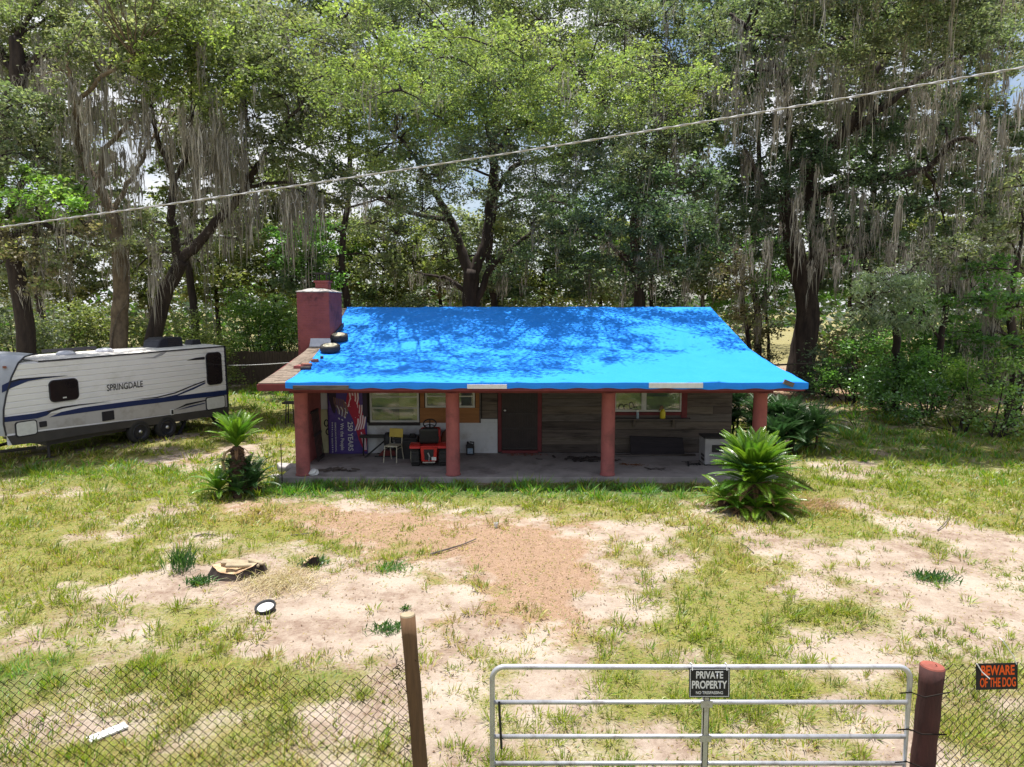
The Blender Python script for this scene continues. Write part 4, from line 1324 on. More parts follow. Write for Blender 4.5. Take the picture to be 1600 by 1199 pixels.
# ------------------------------------------------------------------ cycads
def frond_mesh(name, L, a0, a1, lmax, n, m, wid=.016):
    """an arching feather leaf: stalk plus two rows of leaflets; starts at the origin, arches towards +x"""
    pts, dirs = [Vector((0, 0, 0))], []
    K = 12
    for k in range(K):
        g = a0 + (a1 - a0) * (k / K) ** 1.2
        d_ = Vector((math.cos(g), 0, math.sin(g)))
        dirs.append(d_)
        pts.append(pts[-1] + d_ * (L / K))
    dirs.append(dirs[-1])
    mb = MB().tube(pts, [.014 - .011 * k / K for k in range(K + 1)], 4)
    for i in range(n):
        f = .14 + .86 * i / (n - 1)
        k = min(int(f * K), K - 1)
        p = pts[k].lerp(pts[k + 1], f * K - k)
        tg = dirs[k]
        nm = Vector((-tg.z, 0, tg.x))
        ll = lmax * (math.sin(math.pi * min(1, .16 + .80 * f)) ** .6) * (1 if f < .85 else (1.25 - f) / .4)
        for s in (-1, 1):
            d_ = (Vector((0, s, 0)) * .82 + tg * .52 + nm * .26).normalized()
            e = p + d_ * ll - Vector((0, 0, ll * .12))
            md = p + d_ * ll * .45 + nm * .01
            wv = tg * wid
            mb.add([p, md - wv, e, md + wv], [(0, 1, 2, 3)])
    me_ = mb.mesh(name)
    me_.materials.append(m)
    return me_

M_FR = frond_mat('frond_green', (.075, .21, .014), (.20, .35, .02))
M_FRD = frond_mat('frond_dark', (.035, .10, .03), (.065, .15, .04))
M_FRX = frond_mat('frond_dead', (.32, .17, .08), (.42, .25, .13), .03)
M_CTRUNK = pm('cycad_trunk', (.12, .07, .045), (.05, .03, .022), 9, .95, .8)
def crown(t, base, specs, seed):
    r = random.Random(seed)
    for me_, n, scale, jz in specs:
        ph = r.uniform(0, 6.28)
        for k in range(n):
            o = link('frond', me_, t)
            o.location = Vector(base) - t.location + Vector((0, 0, r.uniform(0, jz)))
            o.rotation_euler = (r.uniform(-.12, .12), r.uniform(-.12, .12), ph + 2 * math.pi * k / n + r.uniform(-.2, .2))
            s = scale * r.uniform(.88, 1.1)
            o.scale = (s, s, s)
FA = [frond_mesh('frond', 1.0, R(84), R(62), .17, 30, M_FR), frond_mesh('frond', 1.05, R(70), R(28), .18, 30, M_FR), frond_mesh('frond', 1.1, R(50), R(-5), .18, 30, M_FR), frond_mesh('frond', 1.1, R(22), R(-30), .18, 30, M_FR)]
FD = [frond_mesh('frond', 1.0, R(78), R(45), .17, 26, M_FRD), frond_mesh('frond', 1.1, R(58), R(8), .18, 26, M_FRD), frond_mesh('frond', 1.1, R(30), R(-28), .18, 26, M_FRD)]
FX = [frond_mesh('frond', .75, R(-5), R(-80), .12, 20, M_FRX), frond_mesh('frond', .85, R(12), R(-50), .12, 20, M_FRX)]
# left one: a bare-necked head above a skirt of pups
p = G(373, 772)
t = thing('cycad', 'cycad with a bright feathery crown on a short trunk left of porch', 'cycad', (float(p[0]), float(p[1]), 0), group='cycads in front of the house')
bx_, by_ = float(p[0]), float(p[1])
trunk = MB().lathe([(.2, 0), (.21, .2), (.19, .5), (.15, .8), (.10, .95), (.11, 1.06), (.09, 1.12)], 14, (bx_, by_, 0))
rr = random.Random(8)
for k in range(120):
    g, z = rr.uniform(0, 6.28), rr.uniform(.1, 1.05)
    rad = .19 - .09 * max(0, z - .2)
    trunk.obox((bx_ + rad * math.cos(g), by_ + rad * math.sin(g), z), (.09, .05, .05), (0, -.6, g))
ob('trunk', trunk, M_CTRUNK, t)
ob('dead_stalk', MB().tube([(bx_ - .08, by_ - .08, 1.06), (bx_ - .22, by_ - .12, 1.0), (bx_ - .28, by_ - .14, .8), (bx_ - .24, by_ - .14, .6)], .035, 6), M_STRAW, t)
crown(t, (bx_, by_, 1.1), [(FA[0], 14, .80, .04), (FA[1], 20, .85, .04), (FA[2], 9, .66, 0), (FX[0], 7, .5, 0)], 1)
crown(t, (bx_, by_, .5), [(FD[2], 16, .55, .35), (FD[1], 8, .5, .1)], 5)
for k, (dx, dy, z, sc) in enumerate(((-.34, -.25, .14, .70), (.36, .05, .18, .68), (.12, .3, .28, .66), (.1, -.28, .1, .55), (-.16, .3, .2, .62))):
    ob('trunk', MB().lathe([(.12, 0), (.13, z * .7), (.07, z)], 10, (bx_ + dx, by_ + dy, 0)), M_CTRUNK, t)
    crown(t, (bx_ + dx, by_ + dy, z), [(FA[1] if k == 0 else FD[0], 8, sc, 0), (FA[2] if k == 0 else FD[1], 11, sc, 0), (FA[3] if k == 0 else FD[2], 8, sc * .9, 0)], 10 + k)
# right one: a broad clump with dead fronds hanging round it
p = G(1182, 800)
bx_, by_ = float(p[0]), float(p[1]) + .25
t = thing('cycad', 'broad bushy cycad with dead brown fronds in front of the right porch end', 'cycad', (bx_, by_, 0), group='cycads in front of the house')
ob('trunk', MB().lathe([(.28, 0), (.3, .25), (.26, .5), (.15, .6)], 14, (bx_, by_, 0)), M_CTRUNK, t)
crown(t, (bx_, by_, .58), [(FA[0], 24, 1.1, .05), (FA[1], 38, 1.1, .05), (FA[2], 20, .95, 0), (FX[0], 10, .7, 0)], 2)
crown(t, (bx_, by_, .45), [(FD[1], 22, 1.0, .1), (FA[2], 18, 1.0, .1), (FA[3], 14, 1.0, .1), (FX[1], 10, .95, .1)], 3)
for k, (dx, dy, z, sc) in enumerate(((-.58, .1, .16, .72), (.5, .1, .12, .72), (-.05, -.42, .08, .75), (-.4, -.33, .08, .68), (.35, -.36, .08, .7))):
    ob('trunk', MB().lathe([(.13, 0), (.14, z * .7), (.07, z)], 10, (bx_ + dx, by_ + dy, 0)), M_CTRUNK, t)
    crown(t, (bx_ + dx, by_ + dy, z), [(FA[1], 4, sc * .8, 0), (FA[2], 7, sc, 0), (FA[3], 6, sc, 0), (FX[1], 4, sc, .1)], 20 + k)
# dark palm thicket at the house corner
p = G(1250, 712)
t = thing('palm_thicket', 'tall dark green feathery palm thicket beside the right end of porch', 'palm', (float(p[0]), float(p[1]) + .6, 0))
rr = random.Random(12)
for k in range(28):
    dx, dy, z = rr.uniform(-.75, .75), rr.uniform(-.3, 1.2), rr.uniform(.05, 1.1)
    z *= 1 - .35 * abs(dx)
    if k > 22:
        dx, dy, z = -1.0 - .25 * (k - 23), 1.8 + .3 * (k % 2), .5 + .3 * (k % 3)
    x, yv = float(p[0]) + dx, float(p[1]) + .6 + dy
    ob('stem', MB().tube([(x, yv, 0), (x + .05, yv, z)], .035, 6), M_CTRUNK, t)
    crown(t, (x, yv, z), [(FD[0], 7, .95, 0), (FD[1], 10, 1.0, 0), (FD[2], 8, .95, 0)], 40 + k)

# ------------------------------------------------------------------ gate, posts, fences, signs
YG = 5.77
def gate():
    t = thing('farm_gate', 'galvanised tube farm gate at the front of the yard', 'gate', (1.63, YG, 0))
    x0, x1 = float(P(769, 1042, YG)[0]), float(P(1423, 1042, YG)[0])
    zt = float(P(800, 1042, YG)[2])
    r, rc, zb = .023, .11, .10
    def arc(cx, cz, a0, a1):
        return [(cx + rc * math.cos(R(a0 + (a1 - a0) * k / 8)), YG, cz + rc * math.sin(R(a0 + (a1 - a0) * k / 8))) for k in range(9)]
    loop = [(x0, YG, zb)] + arc(x0 + rc, zt - rc, 180, 90) + [((x0 + x1) / 2, YG, zt - .004)] + arc(x1 - rc, zt - rc, 90, 0) + [(x1, YG, zb), (x0, YG, zb)]
    ob('frame', MB().tube(loop, r, 12, False), M_ALU, t, smooth=True)
    zs = [float(P(800, v, YG)[2]) for v in (1097.5, 1151, 1193)] + [.22]
    xm = float(P(1101, 1150, YG)[0])
    for z in zs:
        ob('rail', MB().tube([(x0 + .01, YG, z), (xm - .02, YG, z + .002), (x1 - .01, YG, z)], .020, 10), M_ALU, t, smooth=True)
    ob('stile', MB().box(xm - .026, xm + .026, YG - .03, YG - .021, zb, zt - .02).box(xm - .026, xm - .02, YG - .03, YG + .02, zb, zt - .02).box(xm + .02, xm + .026, YG - .03, YG + .02, zb, zt - .02), M_ALU, t)
    for z in zs[:2]:
        ob('bracket', MB().box(xm - .05, xm + .05, YG - .034, YG - .0305, z - .03, z + .03), M_ALU, t)
    ob('strap', MB().tube([(x0 + .06, YG - .03, zs[0] + .02), (x0 + .065, YG - .03, zs[0] - .1), (x0 + .08, YG - .02, zs[1] - .1)], .011, 6), M_BLACK, t)
    # wire ties to the right-hand post
    for z, dz in ((zs[0] + .10, .02), (zs[1] + .08, -.03), (zs[2] + .03, -.09)):
        ob('tie_wire', MB().tube([(x1 - .1, YG - .03, z), (x1, YG - .035, z + .01), (x1 + .1, YG - .06, z - .02), (x1 + .32, YG - .05, z + dz)], .006, 5), M_WIRE, t)
    return x0, x1, zt, xm
gx0, gx1, gzt, gxm = gate()

def post(label, u0, v0, u1, v1, Y0, Y1, r, m, mtop):
    a, b = Vector(P(u0, v0, Y0)), Vector(P(u1, v1, Y1))
    d_ = (b - a) / (b.z - a.z)
    foot = a + d_ * (-.15 - a.z)
    t = thing('fence_post', label, 'post', (foot.x, foot.y, 0), group='wooden posts of the front fence')
    ax = (a - foot).normalized()
    pts = [foot + (a - foot) * k / 10 for k in range(11)]
    rs = [r * (1 + .04 * math.sin(k * 2.1)) for k in range(11)]
    ob('shaft', MB().tube(pts, rs, 18), m, t, smooth=True)
    ob('cut_top', MB().tube([a, a + ax * .012], [r * 1.0, r * .93], 18), mtop, t)
    return a, foot
pa, fa = post('tall leaning brown fence post left of the gate', 637, 962, 657, 1199, 5.62, 5.55, .062, M_WOODP, M_WOODE)
pb_, fb = post('thick dark post with red painted top right of the gate', 1457, 1042, 1441, 1199, 5.85, 5.82, .098, M_WOODR, M_POSTTOP)

def chain(label, xa, xb, yfun, zfun, seed):
    """chain-link panel: interlocked zigzag wires, each its own piece"""
    A, Hf = .043, 1.32
    rr = random.Random(seed)
    n = int(Hf / A)
    pts = [((A if k % 2 else 0), (.004 if k % 2 else -.004), Hf - k * A) for k in range(n)]
    me_ = MB().tube(pts, .0034, 3, False).mesh('wire')
    me_.materials.append(M_WIRE)
    ptm = [((0 if k % 2 else A), (-.004 if k % 2 else .004), Hf - k * A) for k in range(n)]
    me2 = MB().tube(ptm, .0034, 3, False).mesh('wire')
    me2.materials.append(M_WIRE)
    t = thing('chain_link_fence', label, 'fence', (xa, yfun(xa), 0))
    i, x = 0, xa
    while x < xb:
        o = link('wire', me_ if i % 2 == 0 else me2, t)
        sag = zfun(x)
        o.location = (x - xa, yfun(x) - yfun(xa), sag - Hf + rr.uniform(-.004, .004))
        o.rotation_euler = (rr.uniform(-.01, .01) + .03 * math.sin(x * 2.3), rr.uniform(-.006, .006), 0)
        x += A
        i += 1
    return t
fenceL = chain('rusty chain-link fence running left from the leaning post', -5.35, -.86, lambda x: 5.60 + .03 * math.sin(1.7 * x) - .05 * (x + .8) * .3, lambda x: 1.275 + .035 * math.sin(2.1 * x + 1) + .03 * math.sin(5 * x) + .10 * math.exp(-((x + .86) / .35) ** 2), 1)
fenceR = chain('rusty chain-link fence running right from the red-topped post', 3.70, 6.4, lambda x: 5.86 + .03 * math.sin(1.9 * x), lambda x: 1.24 + .03 * math.sin(2.6 * x), 2)
# loose wire ends bunched against the left post
mb = MB()
rr = random.Random(4)
for k in range(34):
    z = rr.uniform(.35, 1.48)
    x = -.88 + (z - 1.4) * -.09 + rr.uniform(-.13, -.03)
    pts = [Vector((x, 5.55 + rr.uniform(-.04, .04), z))]
    for j in range(4):
        pts.append(pts[-1] + Vector((rr.uniform(-.045, .06), rr.uniform(-.02, .02), rr.uniform(-.05, .06))))
    mb.tube(pts, .0026, 3, False)
ob('loose_wires', mb, M_WIRE, fenceL)['kind'] = 'stuff'

def sign(name, label, cu, cv, wpx, hpx, Y, rot, lines_, bg, fg, border):
    c = P(cu, cv, Y)
    k = float(P(cu + .5, cv, Y)[0] - P(cu - .5, cv, Y)[0])
    w_, h_ = wpx * k, hpx * k * 1.07
    t = thing(name, label, 'sign', tuple(c), 0, local=True)
    t.rotation_euler = (R(-4), 0, 0)
    t.rotation_euler = (R(-4), R(rot), 0)
    ob('plate', MB().box(-w_ / 2, w_ / 2, -.0015, .0015, -h_ / 2, h_ / 2), bg, t)
    b = .008
    ed = MB()
    for x0, x1, z0, z1_ in ((-w_ / 2 + b, w_ / 2 - b, h_ / 2 - b - .005, h_ / 2 - b), (-w_ / 2 + b, w_ / 2 - b, -h_ / 2 + b, -h_ / 2 + b + .005),
                            (-w_ / 2 + b, -w_ / 2 + b + .005, -h_ / 2 + b + .005, h_ / 2 - b - .005), (w_ / 2 - b - .005, w_ / 2 - b, -h_ / 2 + b + .005, h_ / 2 - b - .005)):
        ed.box(x0, x1, -.0032, -.002, z0, z1_)
    ob('border', ed, border, t)
    for body, fx_, fz, fw, fh, bold in lines_:
        Mt = Matrix(((1, 0, 0, fx_ * w_), (0, 0, -1, -.0036), (0, 1, 0, fz * h_), (0, 0, 0, 1)))
        text('lettering', body, fg, t, Mt, fh * h_, fw * w_, bold)
    return t, w_, h_
M_SIGNK = pm('sign_black', (.012, .013, .02), (.018, .02, .03), 4, .35)
M_SIGNW = pm('sign_white', (.72, .73, .76), (.66, .67, .7), 20, .5)
M_SIGNO = pm('sign_orange', (.85, .12, .015), (.75, .09, .01), 15, .5)
t, w_, h_ = sign('gate_sign', 'black sign with white lettering wired to the top of the gate', 1108.5, 1067, 64, 44, YG - .045, 0,
     [('PRIVATE', 0, .27, .66, .25, .03), ('PROPERTY', 0, -.06, .86, .27, .03), ('NO TRESPASSING', 0, -.33, .66, .10, .02)], M_SIGNK, M_SIGNW, M_SIGNW)
for s in (-1, 1):
    ob('tie_wire', MB().tube([(s * w_ * .42, -.006, h_ * .42), (s * w_ * .42, .01, h_ * .5 + .03), (s * w_ * .43, .06, h_ * .5 + .02), (s * w_ * .43, .07, h_ * .4)], .004, 5), M_TRASH, t)
t, w_, h_ = sign('dog_sign', 'black and orange warning sign tied to the right chain-link fence', 1557.5, 1057, 65, 39, 5.80, -1.5,
     [('BEWARE', .02, .24, .80, .38, .03), ('OF THE DOG', .02, -.22, .86, .36, .025)], M_SIGNK, M_SIGNO, M_SIGNK)
ob('cord', MB().tube([(-w_ * .5, -.012, h_ * .52), (-w_ * .38, -.016, h_ * .2), (-w_ * .2, -.016, -.06 * h_)], .005, 5), M_TRASH, t)
ob('cord', MB().tube([(w_ * .46, -.008, h_ * .45), (w_ * .40, .0, h_ * .75), (w_ * .2, .03, h_ * 1.3), (w_ * .16, .06, h_ * 1.38)], .004, 5), M_TRASH, t)

# overhead cable
a, b = Vector(P(-160, 376, 6.4)), Vector(P(1760, 77, 4.9))
pts = [a.lerp(b, k / 40) - Vector((0, 0, .06 * (1 - (2 * k / 40 - 1) ** 2))) for k in range(41)]
cb = thing('overhead_cable', 'pale twisted service cable strung across above the house', 'cable', tuple(a))
ob('strand', MB().tube(pts, .0045, 6), M_CABLE, cb, smooth=True)
for ph in (0, 3.14):
    hp = []
    for k in range(600):
        f = k / 599
        p_ = a.lerp(b, f) - Vector((0, 0, .06 * (1 - (2 * f - 1) ** 2)))
        hp.append(p_ + Vector((0, math.cos(f * 230 + ph), math.sin(f * 230 + ph))) * .0055)
    ob('strand', MB().tube(hp, .0036, 4), M_CABLE, cb, smooth=True)
# thin line from the trailer to the roof corner
a, b = Vector(P(357, 571, 25.0)), Vector(P(452, 567, 19.0))
single('line', 'thin pale cord strung from the trailer to the house roof', 'cord', MB().tube([a.lerp(b, k / 8) - Vector((0, 0, .02 * math.sin(math.pi * k / 8))) for k in range(9)], .010, 5), M_TRASH, tuple(a))

# ------------------------------------------------------------------ small things in the yard
def stump(label, u, v, r, h, seed, tilt):
    p = G(u, v)
    t = thing('tree_stump', label, 'stump', (float(p[0]), float(p[1]), 0))
    rr = random.Random(seed)
    n = 26
    ph = [rr.uniform(0, 6.28) for _ in range(5)]
    def rad(g):
        return r * (1 + .13 * math.sin(2 * g + ph[0]) + .09 * math.sin(3 * g + ph[1]) + .06 * math.sin(7 * g + ph[2]))
    vs, fs = [], []
    lev = [(1.25, -.03), (1.1, h * .3), (1.0, h * .75), (.97, h)]
    for s, z in lev:
        for k in range(n):
            g = 2 * math.pi * k / n
            vs.append((p[0] + s * rad(g) * math.cos(g) * 1.15, p[1] + s * rad(g) * math.sin(g) * .9, z + (.25 * h * math.sin(2 * g + ph[3]) + tilt * math.cos(g)) * (z / h)))
    for i in range(3):
        for k in range(n):
            fs.append((i * n + k, i * n + (k + 1) % n, (i + 1) * n + (k + 1) % n, (i + 1) * n + k))
    ob('bark', MB().add(vs, fs), M_BARK, t)
    top_ = vs[3 * n:]
    c = Vector((p[0], p[1], h * .72))
    tv_ = [c] + [Vector(q).lerp(c, .55) - Vector((0, 0, rr.uniform(-.02, .10) * h * 2)) for q in top_] + [Vector(q) + Vector((0, 0, .004)) for q in top_]
    tf_ = [(0, 1 + k, 1 + (k + 1) % n) for k in range(n)] + [(1 + k, 1 + n + k, 1 + n + (k + 1) % n, 1 + (k + 1) % n) for k in range(n)]
    ob('cut_face', MB().add(tv_, tf_), pm('stump_wood', (.62, .47, .30), (.34, .20, .11), 6, .9, .4, c3=(.10, .05, .03), s3=4), t)
    return t, p
t, p = stump('wide pale tree stump with rotted hollow in the sandy patch', 372, 899, .30, .15, 1, .02)
for k, (dx, dy, s, rz_) in enumerate(((-.05, .12, (.5, .14, .05), .1), (.1, -.04, (.52, .12, .05), .25), (.28, .08, (.3, .1, .04), -.4))):
    ob('split_slab', MB().obox((p[0] + dx, p[1] + dy, .17 + .012 * k), s, (.15 - .1 * k, .08, rz_)), M_WOODE, t, bevel=.02)
stump('small dark rotten stump sprouting leaves right of the wide stump', 487, 884, .10, .12, 3, .04)
p = G(416, 955)
t = thing('feed_pan', 'black rubber feed pan with white inside on the sandy ground', 'pan', (float(p[0]), float(p[1]), 0), local=True)
t.rotation_euler = (R(14), R(-4), 0)
ob('pan', MB().lathe([(.10, .0), (.135, .02), (.15, .07), (.145, .085), (.125, .08), (.115, .045), (.05, .04)], 26, (0, 0, .01)), M_BLACK, t, smooth=True)
ob('liner', MB().lathe([(.118, .052), (.10, .058), (.01, .056)], 24, (0, 0, .01)), M_TRASH, t)

def blades(name, label, cat, u, v, n, hgt, wid, spread, cols, seed, lean=.35, kind=None):
    p = G(u, v)
    r = np.random.default_rng(seed)
    base = np.stack([p[0] + r.normal(0, spread, n), p[1] + r.normal(0, spread * .7, n), np.zeros(n)], -1)
    base[:, 2] = gz(base[:, 0], base[:, 1])
    g = r.uniform(0, 2 * np.pi, n)
    ln = lean * r.uniform(.2, 1.4, n)
    hh = hgt * r.uniform(.45, 1.1, n)
    ax = np.stack([np.cos(g) * ln, np.sin(g) * ln, np.ones(n)], -1)
    ax /= np.linalg.norm(ax, axis=1)[:, None]
    sd = np.stack([-np.sin(g + 1), np.cos(g + 1), np.zeros(n)], -1)
    mid = base + ax * (hh * .5)[:, None]
    tip = base + ax * hh[:, None] + np.stack([np.cos(g), np.sin(g), -np.ones(n) * .6], -1) * (hh * ln * .45)[:, None]
    V = np.stack([base, mid - sd * wid, tip, mid + sd * wid], 1)
    C = np.asarray(cols)[r.integers(0, len(cols), n)] * r.uniform(.8, 1.2, (n, 1))
    o = quads(name, V, C, M_GRASS, None, off=(float(p[0]), float(p[1]), 0))
    o.location = (float(p[0]), float(p[1]), 0)
    tag(o, label, cat)
    if kind:
        o['kind'] = kind
    return o
GREEN = [(.05, .13, .025), (.08, .17, .03), (.04, .10, .03)]
blades('lily_clump', 'tall clump of dark green blade leaves left of the stump', 'plant', 285, 892, 120, .48, .012, .13, GREEN, 1, .35)
blades('weed_clump', 'low leafy green weed in front of the wide stump', 'plant', 312, 912, 140, .16, .018, .10, GREEN, 2, .8)
blades('weed_clump', 'dark green weed rosette on the rotten stump', 'plant', 490, 882, 130, .2, .016, .09, GREEN, 3, .8)
blades('weed_clump', 'bright green weed tuft alone in the brown litter patch', 'plant', 612, 889, 160, .12, .012, .16, [(.07, .18, .03), (.10, .2, .04)], 4, .8)
blades('weed_clump', 'lush dark green weed cluster on the sand at right', 'plant', 1457, 905, 220, .17, .014, .16, GREEN, 5, .7)
blades('weed_clump', 'leafy weed growing at the foot of the leaning post', 'plant', 605, 985, 160, .14, .012, .12, GREEN, 6, .8)
blades('straw', 'pile of dry straw spilling down from the stump', 'straw', 440, 912, 900, .34, .006, .34, [(.46, .37, .22), (.36, .26, .14), (.52, .45, .3)], 7, 2.6, 'stuff')
blades('straw', 'dead brown fronds lying around the right cycad', 'straw', 1270, 790, 500, .4, .007, .35, [(.26, .15, .08), (.36, .22, .12)], 8, 2.8, 'stuff')
blades('weed_sprig', 'small green sprig behind the top of the leaning post', 'plant', 634, 952, 30, .12, .012, .03, GREEN, 9, .6)
# fallen sticks
for lab, us, r_ in (('grey stick lying on the brown litter patch in front of the porch', [(672, 868), (700, 861), (722, 853), (744, 845)], .018),
                    ('dark twig on the grass above the wide stump', [(302, 840), (320, 837), (338, 838)], .016),
                    ('thin pale stick on grass right of dark twig', [(455, 838), (485, 836), (503, 835)], .01),
                    ('curved twig on the sand at far right', [(1465, 830), (1475, 822), (1484, 810)], .012),
                    ('thin dark stick on the sand below the right cycad', [(1150, 848), (1165, 856), (1178, 866)], .012)):
    pts = [Vector(G(*q)) + Vector((0, 0, .02 + .015 * (k % 2))) for k, q in enumerate(us)]
    single('stick', lab, 'stick', MB().tube(pts, [r_ * (1 - .15 * k) for k in range(len(pts))], 6), M_WOODG[1], tuple(pts[0]))
p = G(168, 1148)
single('scrap_board', 'white scrap board lying behind the left chain-link fence', 'board', MB().obox((p[0], p[1], .02), (.36, .12, .02), (0, 0, R(48))), M_TRASH, (float(p[0]), float(p[1]), 0))
p = G(775, 824)
single('scrap_cup', 'tiny white scrap cup on the brown litter patch', 'litter', MB().lathe([(.03, 0), (.045, .09), (.04, .09), (.03, .02)], 12, (p[0], p[1], .0)), M_TRASH, tuple(p))

# ------------------------------------------------------------------ trees, shrubs, moss
LD = 0.63                                          # leaf density
def smooth_path(pts, rs, n=5, wob=0.0, seed=0):
    """Catmull-Rom through the given points, with a little wander"""
    r = random.Random(seed)
    P_ = [Vector(p) for p in pts]
    out, ro = [], []
    for i in range(len(P_) - 1):
        p0, p1, p2, p3 = P_[max(i - 1, 0)], P_[i], P_[i + 1], P_[min(i + 2, len(P_) - 1)]
        for k in range(n):
            t = k / n
            q = .5 * ((2 * p1) + (p2 - p0) * t + (2 * p0 - 5 * p1 + 4 * p2 - p3) * t * t + (3 * p1 - p0 - 3 * p2 + p3) * t ** 3)
            if wob:
                q = q + Vector((r.gauss(0, wob), r.gauss(0, wob), r.gauss(0, wob)))
            out.append(q)
            ro.append(rs[i] + (rs[i + 1] - rs[i]) * t)
    out.append(P_[-1])
    ro.append(rs[-1])
    return out, ro

def leaf_quads(c, L, Wd, r, up=.55, droop=0.0):
    """rhombic leaves at the centres c"""
    n = len(c)
    a = r.normal(0, 1, (n, 3))
    a[:, 2] = a[:, 2] * .5 - droop
    a /= np.linalg.norm(a, axis=1)[:, None]
    b = r.normal(0, 1, (n, 3))
    nm = b * (1 - up) + np.array([0, 0, 1.0]) * up
    s = np.cross(a, nm)
    s /= np.linalg.norm(s, axis=1)[:, None] + 1e-9
    l = (L * r.uniform(.6, 1.25, n))[:, None]
    w_ = (Wd * r.uniform(.6, 1.25, n))[:, None]
    return np.stack([c - a * l / 2, c + s * w_ / 2, c + a * l / 2, c - s * w_ / 2], 1)

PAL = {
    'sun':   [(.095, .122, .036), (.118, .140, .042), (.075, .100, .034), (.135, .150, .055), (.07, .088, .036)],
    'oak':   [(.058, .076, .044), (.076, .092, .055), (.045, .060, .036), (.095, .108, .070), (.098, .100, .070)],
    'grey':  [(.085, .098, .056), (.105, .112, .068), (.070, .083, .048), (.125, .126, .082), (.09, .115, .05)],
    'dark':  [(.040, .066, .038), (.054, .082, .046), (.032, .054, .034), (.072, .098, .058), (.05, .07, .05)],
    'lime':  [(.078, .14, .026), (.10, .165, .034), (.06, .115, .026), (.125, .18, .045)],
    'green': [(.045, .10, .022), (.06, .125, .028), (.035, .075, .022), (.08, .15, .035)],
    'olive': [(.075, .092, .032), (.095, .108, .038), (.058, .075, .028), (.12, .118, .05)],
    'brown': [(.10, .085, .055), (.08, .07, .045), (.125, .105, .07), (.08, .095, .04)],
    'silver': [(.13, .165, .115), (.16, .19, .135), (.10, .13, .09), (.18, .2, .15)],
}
MOSSC = np.array([(.26, .24, .205), (.31, .29, .255), (.20, .18, .15), (.38, .36, .325), (.27, .255, .23)]) * 1.25

def foliage(clumps, pal, r, size=.16, dens=1.0, flat=.75, droop=.15, ratio=.5):
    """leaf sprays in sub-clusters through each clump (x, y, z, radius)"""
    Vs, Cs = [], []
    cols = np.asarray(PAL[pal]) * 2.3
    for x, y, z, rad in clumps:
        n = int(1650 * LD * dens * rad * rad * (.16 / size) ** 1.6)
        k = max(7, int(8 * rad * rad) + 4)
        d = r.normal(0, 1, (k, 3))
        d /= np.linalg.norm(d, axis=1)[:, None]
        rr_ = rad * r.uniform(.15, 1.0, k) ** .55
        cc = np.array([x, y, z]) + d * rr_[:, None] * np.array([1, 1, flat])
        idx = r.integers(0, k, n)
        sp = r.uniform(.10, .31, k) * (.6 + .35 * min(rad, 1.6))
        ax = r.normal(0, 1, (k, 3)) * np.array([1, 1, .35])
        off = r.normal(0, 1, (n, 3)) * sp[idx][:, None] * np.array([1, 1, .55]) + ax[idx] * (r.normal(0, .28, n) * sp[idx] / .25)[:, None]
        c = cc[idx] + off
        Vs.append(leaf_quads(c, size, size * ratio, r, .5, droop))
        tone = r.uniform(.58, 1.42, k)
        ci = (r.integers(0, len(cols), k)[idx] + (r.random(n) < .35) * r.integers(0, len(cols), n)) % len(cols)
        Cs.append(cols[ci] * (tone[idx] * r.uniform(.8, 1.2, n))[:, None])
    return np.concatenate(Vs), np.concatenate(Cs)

def moss_strands(anchors, r, length=1.0, per=19, width=.105, spread=.15):
    """hanging beards: long narrow kites in bundles"""
    n = len(anchors)
    if n == 0:
        return np.zeros((0, 4, 3)), np.zeros((0, 3))
    A = np.repeat(np.asarray(anchors), per, 0)
    bl = np.repeat(.70 * length * r.gamma(2.0, .5, n), per)
    m = len(A)
    # each bundle is a short curtain along a random heading
    hd = np.repeat(r.uniform(0, np.pi, n), per)
    al = r.normal(0, spread, m)
    topp = A + np.stack([np.cos(hd) * al, np.sin(hd) * al, r.normal(0, .10, m)], -1) + r.normal(0, .05, (m, 3))
    ln = bl * r.uniform(.25, 1.1, m) * np.exp(-(al / (spread * 1.6)) ** 2)
    tip = topp + np.stack([r.normal(0, .03, m) * ln, r.normal(0, .03, m) * ln, -ln], -1)
    jt = np.array([1, 1, 0])
    k1 = topp * .55 + tip * .45 + r.normal(0, .06, (m, 3)) * jt
    out = []
    for a_, b_, ws in ((topp, k1, 1.0), (k1 + np.array([0, 0, .06]), tip, .85)):
        mid = a_ * .6 + b_ * .4 + r.normal(0, .04, (m, 3)) * jt
        g = r.uniform(0, 2 * np.pi, m)
        s = np.stack([np.cos(g), np.sin(g), r.normal(0, .15, m)], -1) * (ws * width * r.uniform(.4, 1.3, m) * np.clip(ln, .35, 1.2))[:, None]
        out.append(np.stack([a_, mid + s * .5, b_, mid - s * .5], 1))
    V = np.concatenate(out)
    tone = np.repeat(r.uniform(.7, 1.3, n), per) * r.uniform(.75, 1.25, m)
    C = MOSSC[r.integers(0, len(MOSSC), m)] * tone[:, None]
    return V, np.concatenate([C, C])

